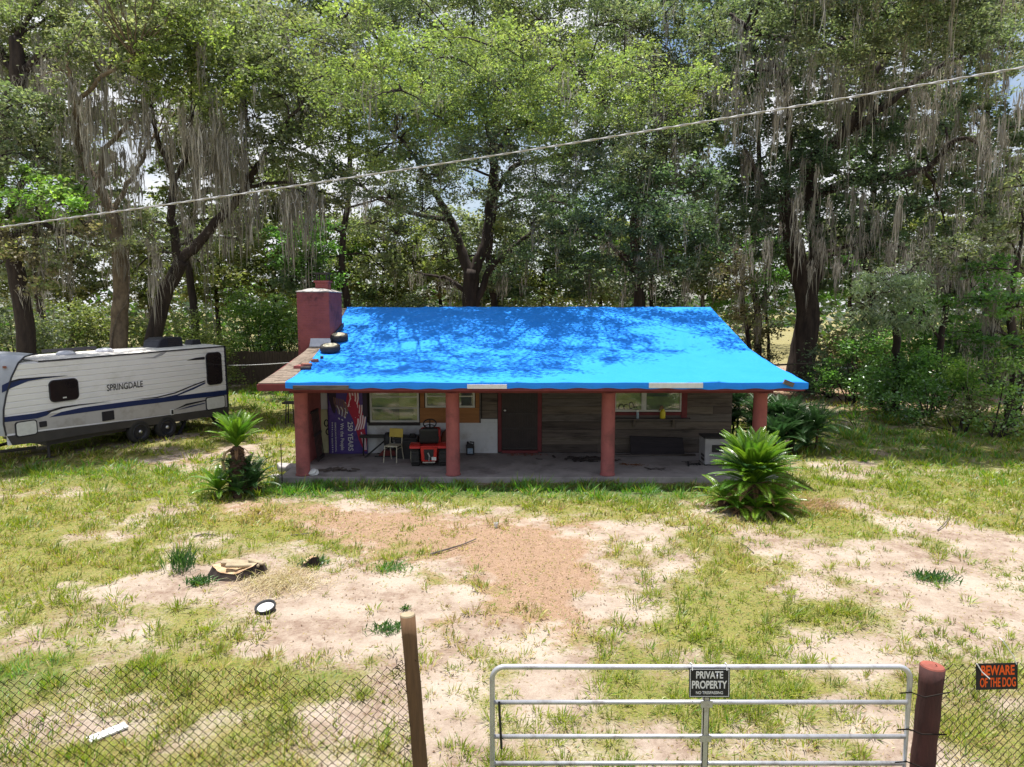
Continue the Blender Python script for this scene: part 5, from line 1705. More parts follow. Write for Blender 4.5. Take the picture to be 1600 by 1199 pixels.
TREE_SEED = [100]
SEEN = []                                         # photo circles already covered by foliage
def tree(label, Y, trunk, limbs=(), crowns=(), moss=0, mossl=1.0, mossat=(), bark=None, size=.175, dens=1.0, name='oak_tree', group=None, cat='tree', twigs=True, droop=.15, mossw=.05, ratio=.5, extra=(), cdy=0.0):
    """trunk and limbs: (u, v, radius[, dY]) photo pixels at depth Y; crowns: (palette, [(u, v, dY, r_px), ...])"""
    TREE_SEED[0] += 1
    seed = TREE_SEED[0]
    r = np.random.default_rng(seed)
    rr = random.Random(seed)
    def pt(q):
        dy = q[3] if len(q) > 3 else 0
        return Vector(P(q[0], q[1], Y + dy))
    base = pt(trunk[0])
    base.z = 0
    t = thing(name, label, cat, tuple(base), group=group)
    mb = MB()
    pts = [pt(q) for q in trunk]
    pts[0].z = -.15
    rs = [q[2] for q in trunk]
    allp = []
    p_, r_ = smooth_path(pts, rs, 6, .02, seed)
    r_[0] *= 1.35
    r_[1] *= 1.15
    mb.tube(p_, r_, 12)
    allp += [(q, w_) for q, w_ in zip(p_[len(p_) // 2:], r_[len(p_) // 2:])]
    ntr = len(allp)
    for L_ in limbs:
        lp = [pt(q) for q in L_]
        p_, r_ = smooth_path(lp, [q[2] for q in L_], 6, .03, rr.randrange(10 ** 6))
        mb.tube(p_, r_, 9)
        allp += list(zip(p_, r_))
    clumps = []
    for pal, L_ in crowns:
        clumps.append((pal, [(*P(u, v, Y + dy + cdy), rp * (Y + dy + cdy) / F) for u, v, dy, rp in L_]))
    clumps += list(extra)
    SEEN.extend((u, v, rp) for _, L_ in crowns for u, v, dy, rp in L_)
    # boughs from the nearest limb into each clump, with twigs
    for pal, L_ in clumps:
        for x, y, z, rad in L_:
            c = Vector((x, y, z))
            q, w_ = min(allp, key=lambda a_: (a_[0] - c).length + max(0, a_[0].z - c.z) * .6)
            dist = (c - q).length
            if dist > .3:
                mdl = q.lerp(c, .5) + Vector((rr.gauss(0, .12), rr.gauss(0, .12), .12 * dist + rr.gauss(0, .08))) 
                r0 = min(w_ * .6, .025 + .018 * dist)
                pp, r2 = smooth_path([q, mdl, c], [r0, r0 * .7, r0 * .4], 6, .03, rr.randrange(10 ** 6))
                mb.tube(pp, r2, 6)
            if twigs:
                for k in range(5):
                    e = c + Vector((rr.gauss(0, .55), rr.gauss(0, .55), rr.gauss(.1, .4))) * rad
                    mb.tube([c, c.lerp(e, .5) + Vector((0, 0, .1 * rad)), e], [.028, .018, .006], 4, False)
    ob('trunk', mb, bark or M_BARK, t, smooth=True)
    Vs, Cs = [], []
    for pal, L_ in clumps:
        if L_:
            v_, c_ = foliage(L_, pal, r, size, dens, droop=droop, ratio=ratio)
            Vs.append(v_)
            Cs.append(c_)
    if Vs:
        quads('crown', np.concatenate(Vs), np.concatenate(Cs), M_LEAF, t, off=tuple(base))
    if moss:
        an = []
        limbpts = [q for q, w_ in allp[ntr:] if q.z > 3.5 and w_ < .24]
        cl = [k for _, L_ in clumps for k in L_]
        for k in range(moss):
            if limbpts and rr.random() < .35:
                q = rr.choice(limbpts) + Vector((rr.gauss(0, .1), rr.gauss(0, .1), -.05))
                an.append(tuple(q))
            elif cl:
                x, y, z, rad = rr.choice(cl)
                g, f = rr.uniform(0, 6.28), rad * math.sqrt(rr.random())
                an.append((x + f * math.cos(g), y + f * math.sin(g), z - .1 * rad + rr.uniform(-.45, .3) * rad))
        v_, c_ = moss_strands(an, r, mossl, width=mossw)
        Vm, Cm = [v_], [c_]
        for u, v, dy, ru, rv, n, ml in mossat:
            a_ = [tuple(P(rr.gauss(u, ru * .62), rr.gauss(v, rv * .9), Y + dy + rr.gauss(0, .6))) for _ in range(int(n * .8))]
            v_, c_ = moss_strands(a_, r, ml, width=mossw)
            Vm.append(v_)
            Cm.append(c_)
        quads('moss', np.concatenate(Vm), np.concatenate(Cm), M_MOSS, t, off=tuple(base))['kind'] = 'stuff'
    return t

def above(pts, zc, rad, seed=0):
    """boughs added at height zc to shade the given spots (x, y, z) when the sun stands where it does"""
    q = random.Random(seed)
    out = []
    for x, y, z in pts:
        h_ = zc + q.uniform(-.8, .8)
        k = (h_ - z) / SUN.z
        out.append((x + SUN.x * k, y + SUN.y * k, h_, rad * q.uniform(.8, 1.2)))
    return out
OVER = [tuple(roof_pt(u, v)) for u, v in ((545, 545), (575, 562), (620, 552), (655, 566), (690, 548), (735, 560), (775, 545), (815, 562), (850, 545), (895, 556), (935, 545), (600, 528), (660, 525), (720, 528), (790, 525),
                                           (860, 522), (920, 522), (970, 512), (500, 572), (535, 575), (575, 582), (625, 580), (680, 578), (740, 580), (800, 578), (850, 576), (1010, 545), (960, 560), (1050, 498), (1020, 492), (985, 530), (640, 505), (700, 502), (770, 500), (840, 500), (900, 498), (1090, 500), (1120, 520), (1145, 538), (560, 515), (1110, 495))]
# --- the oak behind the house
tree('big spreading oak with forked dark trunk rising just behind the blue roof', 31,
     [(737, 632, .44), (736, 540, .40), (735, 470, .36), (737, 425, .34)],
     [[(737, 430, .26), (718, 385, .21), (702, 340, .17), (672, 290, .12, -1), (640, 235, .08, -3), (600, 190, .05, -4)],
      [(737, 430, .27), (757, 380, .21), (765, 320, .18), (770, 250, .15, -1), (760, 190, .10, -2), (742, 110, .06, -3)],
      [(738, 492, .19), (756, 440, .15), (775, 410, .13), (810, 380, .09), (850, 345, .06)],
      [(765, 320, .12), (800, 262, .11, -1), (845, 250, .08, -2), (905, 235, .05, -3)],
      [(735, 470, .10), (708, 440, .09), (680, 432, .06), (650, 425, .03)],
      [(702, 345, .11), (640, 332, .09), (585, 305, .07, -1), (540, 275, .04, -2)],
      [(765, 300, .10), (790, 210, .09, -3), (840, 160, .07, -4), (900, 120, .04, -5)]],
     [('sun', [(600, 115, -5, 62), (660, 85, -6, 58), (560, 165, -5, 60), (620, 185, -6, 60), (705, 110, -5, 52), (765, 85, -5, 58), (775, 155, -6, 62), (835, 125, -5, 60), (885, 155, -6, 60),
                (825, 195, -7, 58), (900, 100, -4, 55), (945, 170, -5, 55), (960, 110, -4, 50), (530, 220, -4, 50), (590, 245, -5, 46), (695, 195, -6, 46), (860, 235, -5, 50), (640, 130, -7, 52), (735, 150, -7, 48), (520, 150, -4, 48)]),
      ('oak', [(655, 25, -2, 55), (740, 15, -2, 60), (840, 30, -2, 60), (930, 40, -2, 60), (560, 60, -3, 55), (935, 230, -4, 48), (650, 285, -2, 38), (610, 310, -2, 34), (720, 245, -3, 34), (840, 285, -3, 40), (690, 40, -1, 50),
                (565, 290, -3, 36), (985, 200, -3, 45), (880, 275, -3, 40), (800, 330, -2, 30), (700, 260, -1, 30), (530, 270, -3, 34), (660, 330, -3, 36), (620, 365, -2, 32), (690, 300, -3, 34), (790, 290, -3, 34), (830, 350, -2, 32), (580, 350, -2, 32), (640, 250, -5, 40), (760, 225, -5, 40), (740, 300, -1, 28), (810, 250, -4, 36), (690, 375, -1, 24), (800, 395, -1, 24), (600, -30, -2, 70), (760, -50, -2, 70), (900, -40, -2, 70)])],
     150, .8, [(600, 300, -1, 60, 15, 30, 1.1), (545, 300, -2, 30, 15, 16, 1.1), (750, 60, -1, 80, 20, 18, .8)],
     extra=[('sun', above(OVER, 11.0, .74, 3))], size=.125, dens=.78)  # extra clumps: added over the roof to cast shade on the tarp
# --- dark oak to its right
tree('dark shaded oak with a thin straight trunk right of the forked oak', 33,
     [(997, 632, .22), (996, 520, .20), (997, 430, .18), (990, 350, .16), (1005, 270, .13), (1000, 180, .09)],
     [[(996, 430, .10), (950, 380, .08, -1), (900, 360, .05, -2)], [(992, 350, .10), (1040, 310, .08, -1), (1090, 300, .05, -2)], [(1003, 270, .09), (1040, 200, .07), (1060, 130, .05)]],
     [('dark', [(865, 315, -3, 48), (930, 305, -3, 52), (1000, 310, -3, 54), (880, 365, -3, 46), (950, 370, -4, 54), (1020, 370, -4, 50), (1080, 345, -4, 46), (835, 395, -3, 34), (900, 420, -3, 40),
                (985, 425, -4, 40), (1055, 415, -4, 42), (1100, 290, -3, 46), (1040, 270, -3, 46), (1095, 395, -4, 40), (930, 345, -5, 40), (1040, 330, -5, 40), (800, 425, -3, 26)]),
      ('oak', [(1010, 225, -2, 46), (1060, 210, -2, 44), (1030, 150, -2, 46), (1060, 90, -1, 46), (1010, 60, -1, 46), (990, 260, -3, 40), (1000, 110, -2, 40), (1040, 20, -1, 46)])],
     140, 1.0, [(1040, 130, -1, 40, 60, 36, 1.8), (1060, 230, -2, 26, 30, 26, 1.7), (1060, 430, -3, 40, 20, 18, 1.0), (975, 440, -3, 20, 15, 8, .8)], group='oaks behind the house')
# --- the great oak on the right
tree('massive ridged oak trunk with moss-hung limbs right of the house', 36,
     [(1247, 612, .80), (1252, 565, .66), (1263, 490, .56), (1250, 425, .50), (1234, 360, .44), (1228, 315, .36)],
     [[(1262, 470, .40), (1276, 400, .38), (1268, 310, .36), (1264, 255, .32), (1300, 225, .26, -1), (1342, 175, .23, -1), (1362, 122, .20, -2), (1395, 70, .15, -2), (1412, 15, .10, -2)],
      [(1362, 122, .20, -2), (1310, 80, .18, -3), (1245, 62, .16, -3), (1185, 52, .12, -4), (1140, 22, .07, -4)],
      [(1229, 320, .20), (1200, 292, .16, -1), (1180, 265, .11, -2), (1165, 235, .06, -2)],
      [(1268, 310, .24), (1330, 285, .22, -1), (1400, 275, .20, -2), (1450, 262, .15, -2), (1500, 215, .10, -3), (1540, 240, .05, -3)],
      [(1300, 225, .15), (1385, 165, .15, -2), (1440, 120, .11, -2), (1500, 90, .07, -3)],
      [(1229, 330, .14), (1235, 200, .14, -1), (1225, 130, .11, -2), (1200, 90, .07, -2)]],
     [('oak', [(1120, 60, -4, 52), (1180, 25, -4, 52), (1245, 25, -4, 52), (1305, 15, -3, 52), (1380, 25, -3, 52), (1450, 35, -3, 52), (1515, 55, -3, 50), (1565, 25, -3, 50), (1110, 130, -4, 46), (1165, 150, -4, 46),
                (1215, 195, -4, 40), (1290, 170, -4, 40), (1420, 135, -4, 42), (1480, 85, -4, 46), (1150, 225, -4, 42), (1240, 110, -4, 36), (1330, 90, -3, 40), (1540, 110, -3, 40), (1350, -30, -3, 60), (1480, -30, -3, 60), (1200, -30, -3, 60), (1590, 80, -3, 34)]),
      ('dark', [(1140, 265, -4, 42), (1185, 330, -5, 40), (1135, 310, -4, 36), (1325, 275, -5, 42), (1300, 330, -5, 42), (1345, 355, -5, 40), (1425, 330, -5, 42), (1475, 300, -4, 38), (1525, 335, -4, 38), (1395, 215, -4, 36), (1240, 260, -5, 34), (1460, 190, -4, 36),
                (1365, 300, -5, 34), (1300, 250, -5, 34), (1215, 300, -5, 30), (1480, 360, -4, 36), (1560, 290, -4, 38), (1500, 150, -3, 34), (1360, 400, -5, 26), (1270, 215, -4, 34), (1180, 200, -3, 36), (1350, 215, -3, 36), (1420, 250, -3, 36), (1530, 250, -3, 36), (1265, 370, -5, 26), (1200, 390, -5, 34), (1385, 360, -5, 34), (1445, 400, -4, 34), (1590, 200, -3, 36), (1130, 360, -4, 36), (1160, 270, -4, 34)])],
     420, 1.5, [(1330, 120, -3, 60, 30, 34, 1.9), (1450, 170, -3, 60, 40, 44, 2.0), (1220, 140, -4, 60, 30, 40, 1.8), (1130, 130, -4, 40, 40, 34, 1.9), (1300, 390, -4, 50, 20, 34, 1.9), (1420, 390, -4, 60, 20, 34, 1.7), (1540, 190, -3, 30, 40, 26, 2.0), (1260, 330, -3, 20, 40, 20, 2.0), (1440, 90, -3, 80, 30, 30, 1.5), (1340, 330, -4, 60, 40, 26, 1.8), (1500, 400, -4, 50, 20, 22, 1.6), (1575, 330, -3, 26, 40, 18, 1.8), (1480, 250, -3, 70, 40, 30, 1.9), (1180, 380, -4, 40, 30, 22, 1.6)],
     extra=[('oak', above([tuple(G(u + 14 * ((v // 10) % 3), v)) for v in (650, 668, 690, 712) for u in (1300, 1350, 1400, 1450, 1500, 1550, 1600) if (u * 7 + v * 3) % 7], 15.2, 1.5, 4))], cdy=3.2)  # extra clumps: added high up, to shade the right yard
# --- the leaning oak behind the trailer
tree('dark leaning oak with long moss beards behind the trailer', 29,
     [(226, 640, .36), (240, 530, .32), (258, 460, .29), (284, 408, .27)],
     [[(280, 412, .22), (330, 358, .19), (375, 308, .16), (398, 268, .13), (432, 212, .09, -1), (472, 165, .05, -2)],
      [(280, 412, .19), (270, 345, .16), (268, 272, .13), (248, 220, .09, -1), (236, 165, .05, -2)],
      [(268, 290, .10), (292, 240, .09), (300, 180, .06, -1)], [(385, 290, .08), (384, 240, .08, -1), (385, 170, .05, -2)]],
     [('grey', [(440, 150, -3, 52), (482, 105, -3, 52), (420, 90, -3, 50), (472, 212, -3, 50), (500, 262, -3, 40), (450, 262, -2, 40), (330, 175, -2, 40), (290, 190, -2, 34), (415, 290, -1, 34), (350, 330, 0, 30), (310, 380, 0, 30), (530, 310, -2, 34), (370, 230, -1, 30), (400, 185, -3, 40), (362, 120, -3, 50), (520, 175, -3, 46), (425, 225, -3, 40), (490, 310, -2, 30), (500, 60, -3, 46), (440, 30, -2, 52), (380, 60, -2, 46)]),
      ('sun', [(300, 110, -4, 46), (345, 150, -4, 40), (330, 75, -4, 46), (260, 130, -4, 36), (390, 130, -4, 34)])],
     120, 1.2, [(330, 210, 0, 50, 30, 46, 1.9), (310, 290, 0, 26, 40, 30, 1.6), (455, 300, -1, 40, 20, 40, 1.9), (300, 200, -1, 80, 20, 40, 1.5), (350, 240, 0, 30, 30, 40, 2.0), (270, 330, 0, 16, 50, 14, 1.2), (475, 330, -1, 16, 10, 12, 1.6), (360, 330, 0, 30, 20, 20, 2.0), (345, 215, -2, 60, 30, 40, 1.8)], cdy=1.8)
# --- pale trunk with a vine
vt = tree('pale barked oak with a vine climbing it behind the trailer', 28,
     [(186, 640, .33), (186, 520, .32), (190, 455, .29), (184, 375, .26), (175, 330, .23)],
     [[(176, 332, .20), (142, 272, .16), (122, 222, .13), (119, 160, .10, -1), (105, 105, .06, -2)],
      [(175, 332, .15), (158, 285, .13), (165, 235, .09), (205, 190, .06, -1)], [(176, 330, .10), (205, 280, .09), (230, 230, .06)], [(119, 160, .08, -1), (160, 120, .07, -2), (210, 90, .05, -3)]],
     [('grey', [(120, 60, -3, 46), (195, 70, -3, 46), (160, 115, -3, 36), (185, 25, -3, 50), (95, 110, -3, 36), (215, 160, -3, 30), (250, 35, -3, 48), (300, 20, -3, 50), (205, 385, -2, 30), (150, 385, -2, 26), (240, 370, -1, 28), (215, 345, -1, 26)]),
      ('sun', [(250, 95, -4, 44), (290, 60, -4, 44), (215, 115, -4, 36)])],
     130, 1.2, [(135, 170, -1, 50, 30, 40, 1.8), (130, 215, 0, 20, 40, 24, 1.6), (205, 170, -1, 50, 20, 34, 1.4), (160, 250, 0, 26, 30, 24, 1.5), (190, 260, 0, 20, 40, 16, 1.5), (225, 400, -1, 40, 20, 26, 1.2), (100, 400, -2, 40, 20, 18, 1.0)], bark=M_BARKP,
     extra=[('grey', above([tuple(G(u, v)) for u, v in ((10, 738), (60, 732), (120, 722), (190, 715), (250, 708), (300, 700), (350, 688), (40, 722), (110, 712), (420, 655), (380, 640), (440, 625), (180, 703), (300, 680))], 15.0, 1.15, 5))], cdy=1.8)  # extra clumps: added high up, to shade the ground around the trailer
pts = [Vector(P(u, v, 27.62)) for u, v in ((172, 560), (176, 520), (186, 490), (199, 470), (202, 430), (199, 390), (196, 365))]
ob('vine', MB().tube(smooth_path(pts, [.03] * 7, 5, .01, 1)[0], .03, 6), M_WOODG[3], vt)
# --- left edge
tree('dark crooked oak trunk at the left edge behind the trailer nose', 26,
     [(48, 660, .33), (40, 520, .31), (26, 430, .29), (4, 365, .27), (-30, 300, .24), (-60, 220, .18)],
     [[(10, 375, .14), (60, 350, .10), (100, 362, .07), (150, 360, .04)], [(0, 360, .12), (30, 300, .09, 1), (60, 240, .05, 1)]],
     [('lime', [(60, 300, -1, 40), (105, 320, -1, 34), (30, 290, 0, 36), (130, 300, 0, 24), (15, 335, 0, 30)]),
      ('oak', [(40, 215, 1, 48), (20, 165, 1, 46), (75, 250, 1, 34), (0, 245, 0, 46), (70, 180, 1, 36)]),
      ('brown', [(40, 400, -1, 36), (90, 395, -1, 34), (130, 350, -1, 26), (60, 440, -1, 30), (20, 370, -1, 26)])],
     60, .9, [(40, 300, 0, 20, 30, 12, 1.2)])
tree('mossy oak with a long arching limb across the upper left corner', 31,
     [(-70, 640, .5), (-40, 420, .46), (5, 220, .40), (28, 125, .33), (24, 60, .22)],
     [[(28, 118, .21), (72, 86, .18), (130, 68, .15, -1), (180, 90, .12, -1), (232, 130, .08, -2), (292, 142, .04, -2)],
      [(26, 120, .15), (-10, 70, .12), (-40, 20, .08)], [(130, 68, .08, -1), (170, 40, .06, -1), (220, 20, .04, -1)]],
     [('grey', [(35, 40, -1, 52), (95, 20, -1, 50), (60, 95, -1, 36), (0, 100, -1, 46), (150, 40, -1, 44), (20, -20, 0, 60), (140, -30, 0, 60), (240, 10, -1, 50), (-20, 30, -1, 50)])],
     150, 1.4, [(150, 110, -1, 60, 20, 50, 1.7), (60, 130, 0, 40, 30, 36, 1.6)], cdy=2.0)
# --- right middle: smaller trees
tree('small pale silvery willow-like tree in front of the right oaks', 29,
     [(1398, 640, .17), (1402, 580, .16), (1400, 520, .14), (1395, 480, .10)],
     [[(1400, 520, .08), (1430, 480, .06), (1450, 450, .03)], [(1400, 510, .08), (1370, 470, .06), (1355, 440, .03)]],
     [('silver', [(1395, 455, -2, 50), (1360, 480, -2, 42), (1430, 470, -2, 44), (1390, 500, -2, 38), (1415, 430, -2, 40), (1370, 440, -2, 38), (1345, 505, -2, 28), (1435, 510, -2, 30)])], 14, .7, name='willow_tree', size=.22, ratio=.26, droop=.7, dens=1.1)
tree('leafy tree with gnarled trunk at the far right edge', 25,
     [(1583, 705, .20), (1578, 640, .18), (1585, 560, .16), (1578, 480, .13), (1590, 400, .09)],
     [[(1580, 540, .08), (1545, 490, .06), (1520, 450, .03)]],
     [('green', [(1560, 420, -1, 36), (1590, 480, -1, 36), (1535, 470, -1, 32), (1550, 530, -1, 34), (1595, 560, -1, 34), (1520, 520, 0, 26)]), ('grey', [(1590, 350, 0, 36), (1550, 375, 0, 34), (1510, 410, 0, 30), (1600, 290, 0, 36)])],
     46, 1.2, [(1570, 440, 0, 30, 20, 16, 1.3), (1590, 250, 0, 20, 60, 16, 1.5)], name='young_tree')
tree('twiggy tree with drooping grey moss between the massive oak and silvery tree', 32,
     [(1470, 650, .16), (1468, 560, .14), (1478, 480, .12), (1490, 400, .09)],
     [[(1472, 540, .07), (1440, 480, .05), (1425, 420, .03)], [(1478, 470, .07), (1520, 430, .05), (1540, 390, .03)]],
     [('oak', [(1490, 390, 0, 34), (1450, 410, 0, 30), (1530, 400, 0, 30), (1500, 450, 0, 30)]), ('green', [(1480, 480, 0, 30), (1510, 500, 0, 28)])],
     40, 1.2, [(1480, 430, 0, 50, 10, 26, 1.7)], name='young_tree')
tree('slim tree draped in brown moss beside the right roof corner', 38,
     [(1172, 600, .13), (1170, 540, .12), (1160, 470, .10), (1165, 400, .07)],
     [[(1168, 520, .06), (1190, 470, .05), (1200, 430, .03)]],
     [('brown', [(1155, 450, -1, 34), (1165, 490, -1, 30), (1150, 410, -1, 30)]), ('green', [(1195, 430, 0, 30), (1205, 470, 0, 26), (1185, 390, 0, 30)])],
     50, 1.5, [(1160, 420, -1, 24, 30, 24, 1.8)], name='young_tree')
tree('straight slim tree standing in front of the far clearing', 42,
     [(1203, 585, .10), (1200, 520, .09), (1196, 460, .08), (1200, 380, .05)], [[(1197, 470, .05), (1222, 430, .04), (1235, 400, .02)]],
     [('green', [(1205, 400, 0, 26), (1222, 440, 0, 24), (1190, 440, 0, 22)])], 10, 1.0, name='young_tree')
# --- vine-covered tree and others behind the house
tree('vine-covered dark green tree behind the chimney', 37,
     [(475, 615, .22), (478, 500, .20), (485, 400, .16), (490, 330, .10)], [],
     [('green', [(490, 350, -1, 32), (470, 380, -1, 30), (505, 390, -1, 28), (450, 400, -1, 28), (485, 430, -1, 28), (440, 360, -1, 22), (515, 440, -1, 24)]), ('dark', [(480, 410, 0, 34), (500, 460, 0, 30), (455, 440, 0, 28)])], 14, 1.0, name='vine_tree', size=.22)
bgT = [
    ('dark leafy tree in the far wood behind the middle of the roof', 44, 780, [('dark', [(780, 440, 0, 34), (760, 470, 0, 30), (810, 465, 0, 30)]), ('olive', [(790, 410, 0, 30), (745, 420, 0, 26)])]),
    ('shadowy tree in the far wood behind the thin straight trunk', 45, 1020, [('dark', [(1020, 440, 0, 34), (990, 465, 0, 32), (1050, 465, 0, 32)]), ('green', [(1030, 410, 0, 30), (980, 430, 0, 28)])]),
    ('dull green tree in the far wood above the chimney', 47, 530, [('oak', [(530, 430, 0, 34), (510, 465, 0, 32), (560, 465, 0, 32)]), ('green', [(545, 400, 0, 30), (505, 410, 0, 26)])]),
    ('pale olive tree in the far wood at the left edge', 45, 30, [('olive', [(30, 430, 0, 34), (0, 460, 0, 32), (55, 465, 0, 32)]), ('oak', [(20, 400, 0, 30)])]),
    ('rounded olive tree in the far wood left of the forked trunk', 45, 600, [('olive', [(600, 400, 0, 40), (570, 430, 0, 34), (640, 430, 0, 36), (610, 460, 0, 34), (650, 390, 0, 26)]), ('dark', [(580, 470, 0, 34), (640, 475, 0, 30)])]),
    ('dull brown-green tree in the far wood behind the forked trunk', 48, 690, [('brown', [(690, 420, 0, 34), (670, 450, 0, 34), (720, 440, 0, 30)]), ('olive', [(700, 380, 0, 32), (660, 400, 0, 26), (720, 470, 0, 30)])]),
    ('yellowish tree in the far wood right of the forked trunk', 47, 850, [('olive', [(850, 430, 0, 34), (880, 450, 0, 32), (820, 450, 0, 34), (860, 470, 0, 30)]), ('sun', [(870, 420, 0, 26), (790, 440, 0, 26)])]),
    ('leafy green tree in the far wood behind the dark oak', 49, 940, [('olive', [(940, 420, 0, 36), (920, 460, 0, 30), (960, 460, 0, 30)]), ('green', [(950, 390, 0, 34), (910, 400, 0, 28)])]),
    ('bright green tree in the far wood behind the right roof end', 46, 1100, [('sun', [(1100, 440, 0, 30), (1125, 420, 0, 28)]), ('green', [(1080, 400, 0, 34), (1110, 380, 0, 34), (1135, 460, 0, 26), (1120, 470, 0, 26)])]),
    ('dense green tree in the far wood right of the massive oak', 48, 1330, [('green', [(1330, 430, 0, 38), (1300, 460, 0, 32), (1360, 400, 0, 34), (1310, 400, 0, 30)]), ('oak', [(1340, 370, 0, 34), (1300, 360, 0, 30), (1350, 470, 0, 30)])]),
    ('mixed olive tree in the far wood behind the silvery tree', 46, 1440, [('oak', [(1440, 400, 0, 36), (1470, 430, 0, 34), (1420, 450, 0, 32)]), ('olive', [(1450, 360, 0, 34), (1500, 400, 0, 34)])]),
    ('tall green tree in the far wood at the right edge', 47, 1560, [('sun', [(1560, 320, 0, 38), (1540, 360, 0, 34), (1590, 350, 0, 34)]), ('oak', [(1560, 420, 0, 40), (1600, 420, 0, 36), (1520, 430, 0, 34)])]),
    ('olive tree in the far wood behind the leaning oak', 44, 340, [('olive', [(340, 430, 0, 34), (370, 450, 0, 32), (310, 450, 0, 30), (350, 470, 0, 30)]), ('grey', [(330, 395, 0, 28), (380, 410, 0, 26)])]),
    ('feathery green tree in the far wood left of the chimney', 46, 430, [('olive', [(430, 450, 0, 32), (410, 420, 0, 28), (450, 470, 0, 30)]), ('sun', [(425, 410, 0, 24), (400, 450, 0, 24)])]),
    ('bushy olive tree in the far wood behind the trailer roof', 43, 110, [('olive', [(110, 440, 0, 34), (80, 460, 0, 34), (140, 460, 0, 32)]), ('grey', [(120, 410, 0, 30), (70, 425, 0, 28)])]),
    ('leafy olive tree in the far wood between the two trailer oaks', 45, 235, [('grey', [(225, 430, 0, 30), (250, 410, 0, 26), (215, 460, 0, 30)]), ('olive', [(260, 440, 0, 30), (240, 470, 0, 30)])]),
]
for i, (lab, Y, u, cr_) in enumerate(bgT):
    cr_ = cr_ + [(('oak', 'olive', 'grey')[i % 3], [(u - 34, 372 - 9 * (i % 3), 1, 34), (u + 4, 352 - 8 * (i % 2), 1, 36), (u + 40, 375 - 7 * (i % 3), 1, 34), (u + 20, 400, 1, 34), (u - 45, 410, 1, 34)])]
    tree(lab, Y, [(u, 588, .17), (u + 2, 520, .15), (u - 3, 450, .12), (u + 3, 410, .08)], [], cr_, 10, 1.2, name='wood_tree', size=.26, group='trees of the far wood', dens=1.15)

# --- taller trees further back that close the wall of leaves, leaving the gaps where sky shows
GAPS = [(215, 262, 30, 44), (235, 170, 22, 20), (375, 185, 20, 24), (392, 235, 14, 20), (555, 300, 22, 16), (745, 268, 22, 14), (640, 60, 20, 16), (880, 20, 22, 14), (1165, 222, 26, 18),
        (1592, 100, 30, 70), (1405, 25, 22, 24), (1540, 95, 26, 18), (720, 330, 24, 24), (530, 255, 20, 18), (1300, 60, 20, 20), (160, 150, 20, 20), (1030, 60, 18, 22)]
BACK = [('tall hazy green tree behind the arching limb at upper left', 60, 'grey', 'olive', 42), ('tall olive tree behind the leaning oak and moss beards', 300, 'olive', 'grey', 40), ('tall grey-green tree between chimney and forked oak', 540, 'grey', 'oak', 41),
        ('tall green tree directly behind the forked oak', 770, 'oak', 'olive', 42), ('tall dim tree behind the thin straight trunk', 1000, 'dark', 'oak', 41), ('tall mossy tree left of the massive ridged oak', 1180, 'oak', 'dark', 43),
        ('tall dark tree right behind the massive ridged oak', 1360, 'oak', 'dark', 42), ('tall grey-leaved tree behind the far right edge tree', 1540, 'grey', 'oak', 40)]
fr = random.Random(21)
own = {b[0]: [] for b in BACK}
v = -10
while v < 470:
    u = -20 + (22 if (v // 40) % 2 else 0)
    while u < 1625:
        uu, vv = u + fr.uniform(-8, 8), v + fr.uniform(-8, 8)
        gap = any(((uu - a) / (c + 14)) ** 2 + ((vv - b) / (d + 14)) ** 2 < 1 for a, b, c, d in GAPS)
        cover = sum(1 for a, b, c in SEEN if (uu - a) ** 2 + (vv - b) ** 2 < (c * .75) ** 2)
        if not gap and cover < 2:
            bk = min(BACK, key=lambda q: abs(q[1] - uu))
            own[bk[0]].append((uu, vv, fr.uniform(-2, 2), fr.uniform(30, 40)))
        u += 44
    v += 40
for lab, u, p1, p2, Y in BACK:
    L_ = own[lab]
    fr.shuffle(L_)
    h_ = len(L_) * 3 // 5
    vt_ = min([q[1] for q in L_] + [300])
    tree(lab, Y, [(u, 606, .24), (u + 5, 500, .22), (u - 6, 400, .19), (u + 6, 280, .15), (u, max(vt_, 60) + 20, .07)], [], [(p1, L_[:h_]), (p2, L_[h_:])], 40, 1.3, name='wood_tree', size=.29, group='tall trees at the back of the yard', dens=.95, ratio=.55, twigs=False)

# --- shrubs and undergrowth, each on its own
def shrub(label, u, vb, Y, wpx, hpx, pal, seed, size=.15, glossy=False, n=None, dens=1.0, name='shrub', droop=.1):
    r = np.random.default_rng(500 + seed)
    rr = random.Random(seed)
    x0 = float(P(u, 500, Y)[0])
    k = Y / F
    w_, h_ = wpx * k, hpx * k
    t = thing(name, label, 'shrub', (x0, Y, 0), group='undergrowth along the wood edge')
    cl = []
    nn_ = n or max(4, int(w_ * h_ * 1.3) + 3)
    for i in range(nn_):
        a_ = rr.uniform(-.5, .5)
        top_ = h_ * (1 - 1.6 * a_ * a_)
        z = rr.uniform(.12, .92) * top_
        cl.append((x0 + a_ * w_, Y + rr.uniform(-.35, .35) * w_ * .6, z, rr.uniform(.22, .34) * min(w_, h_) * 1.05))
    mb = MB()
    for i, (cx_, cy_, cz_, _) in enumerate(cl):
        bx0 = x0 + rr.uniform(-.12, .12) * w_
        mb.tube([(bx0, Y + rr.uniform(-.1, .1), -.05), ((bx0 + cx_) / 2 + rr.gauss(0, .05), (Y + cy_) / 2, cz_ * .55), (cx_, cy_, cz_)], [.035, .025, .008], 5)
    ob('stems', mb, M_BARK, t)['kind'] = 'stuff'
    v_, c_ = foliage(cl, pal, r, size, dens * (.58 if Y < 32 else .40), .85, droop)
    v_[:, :, 2] = np.maximum(v_[:, :, 2], .01)
    quads('foliage', v_, c_, M_LEAFG if glossy else M_LEAF, t, off=(x0, Y, 0))
    return t
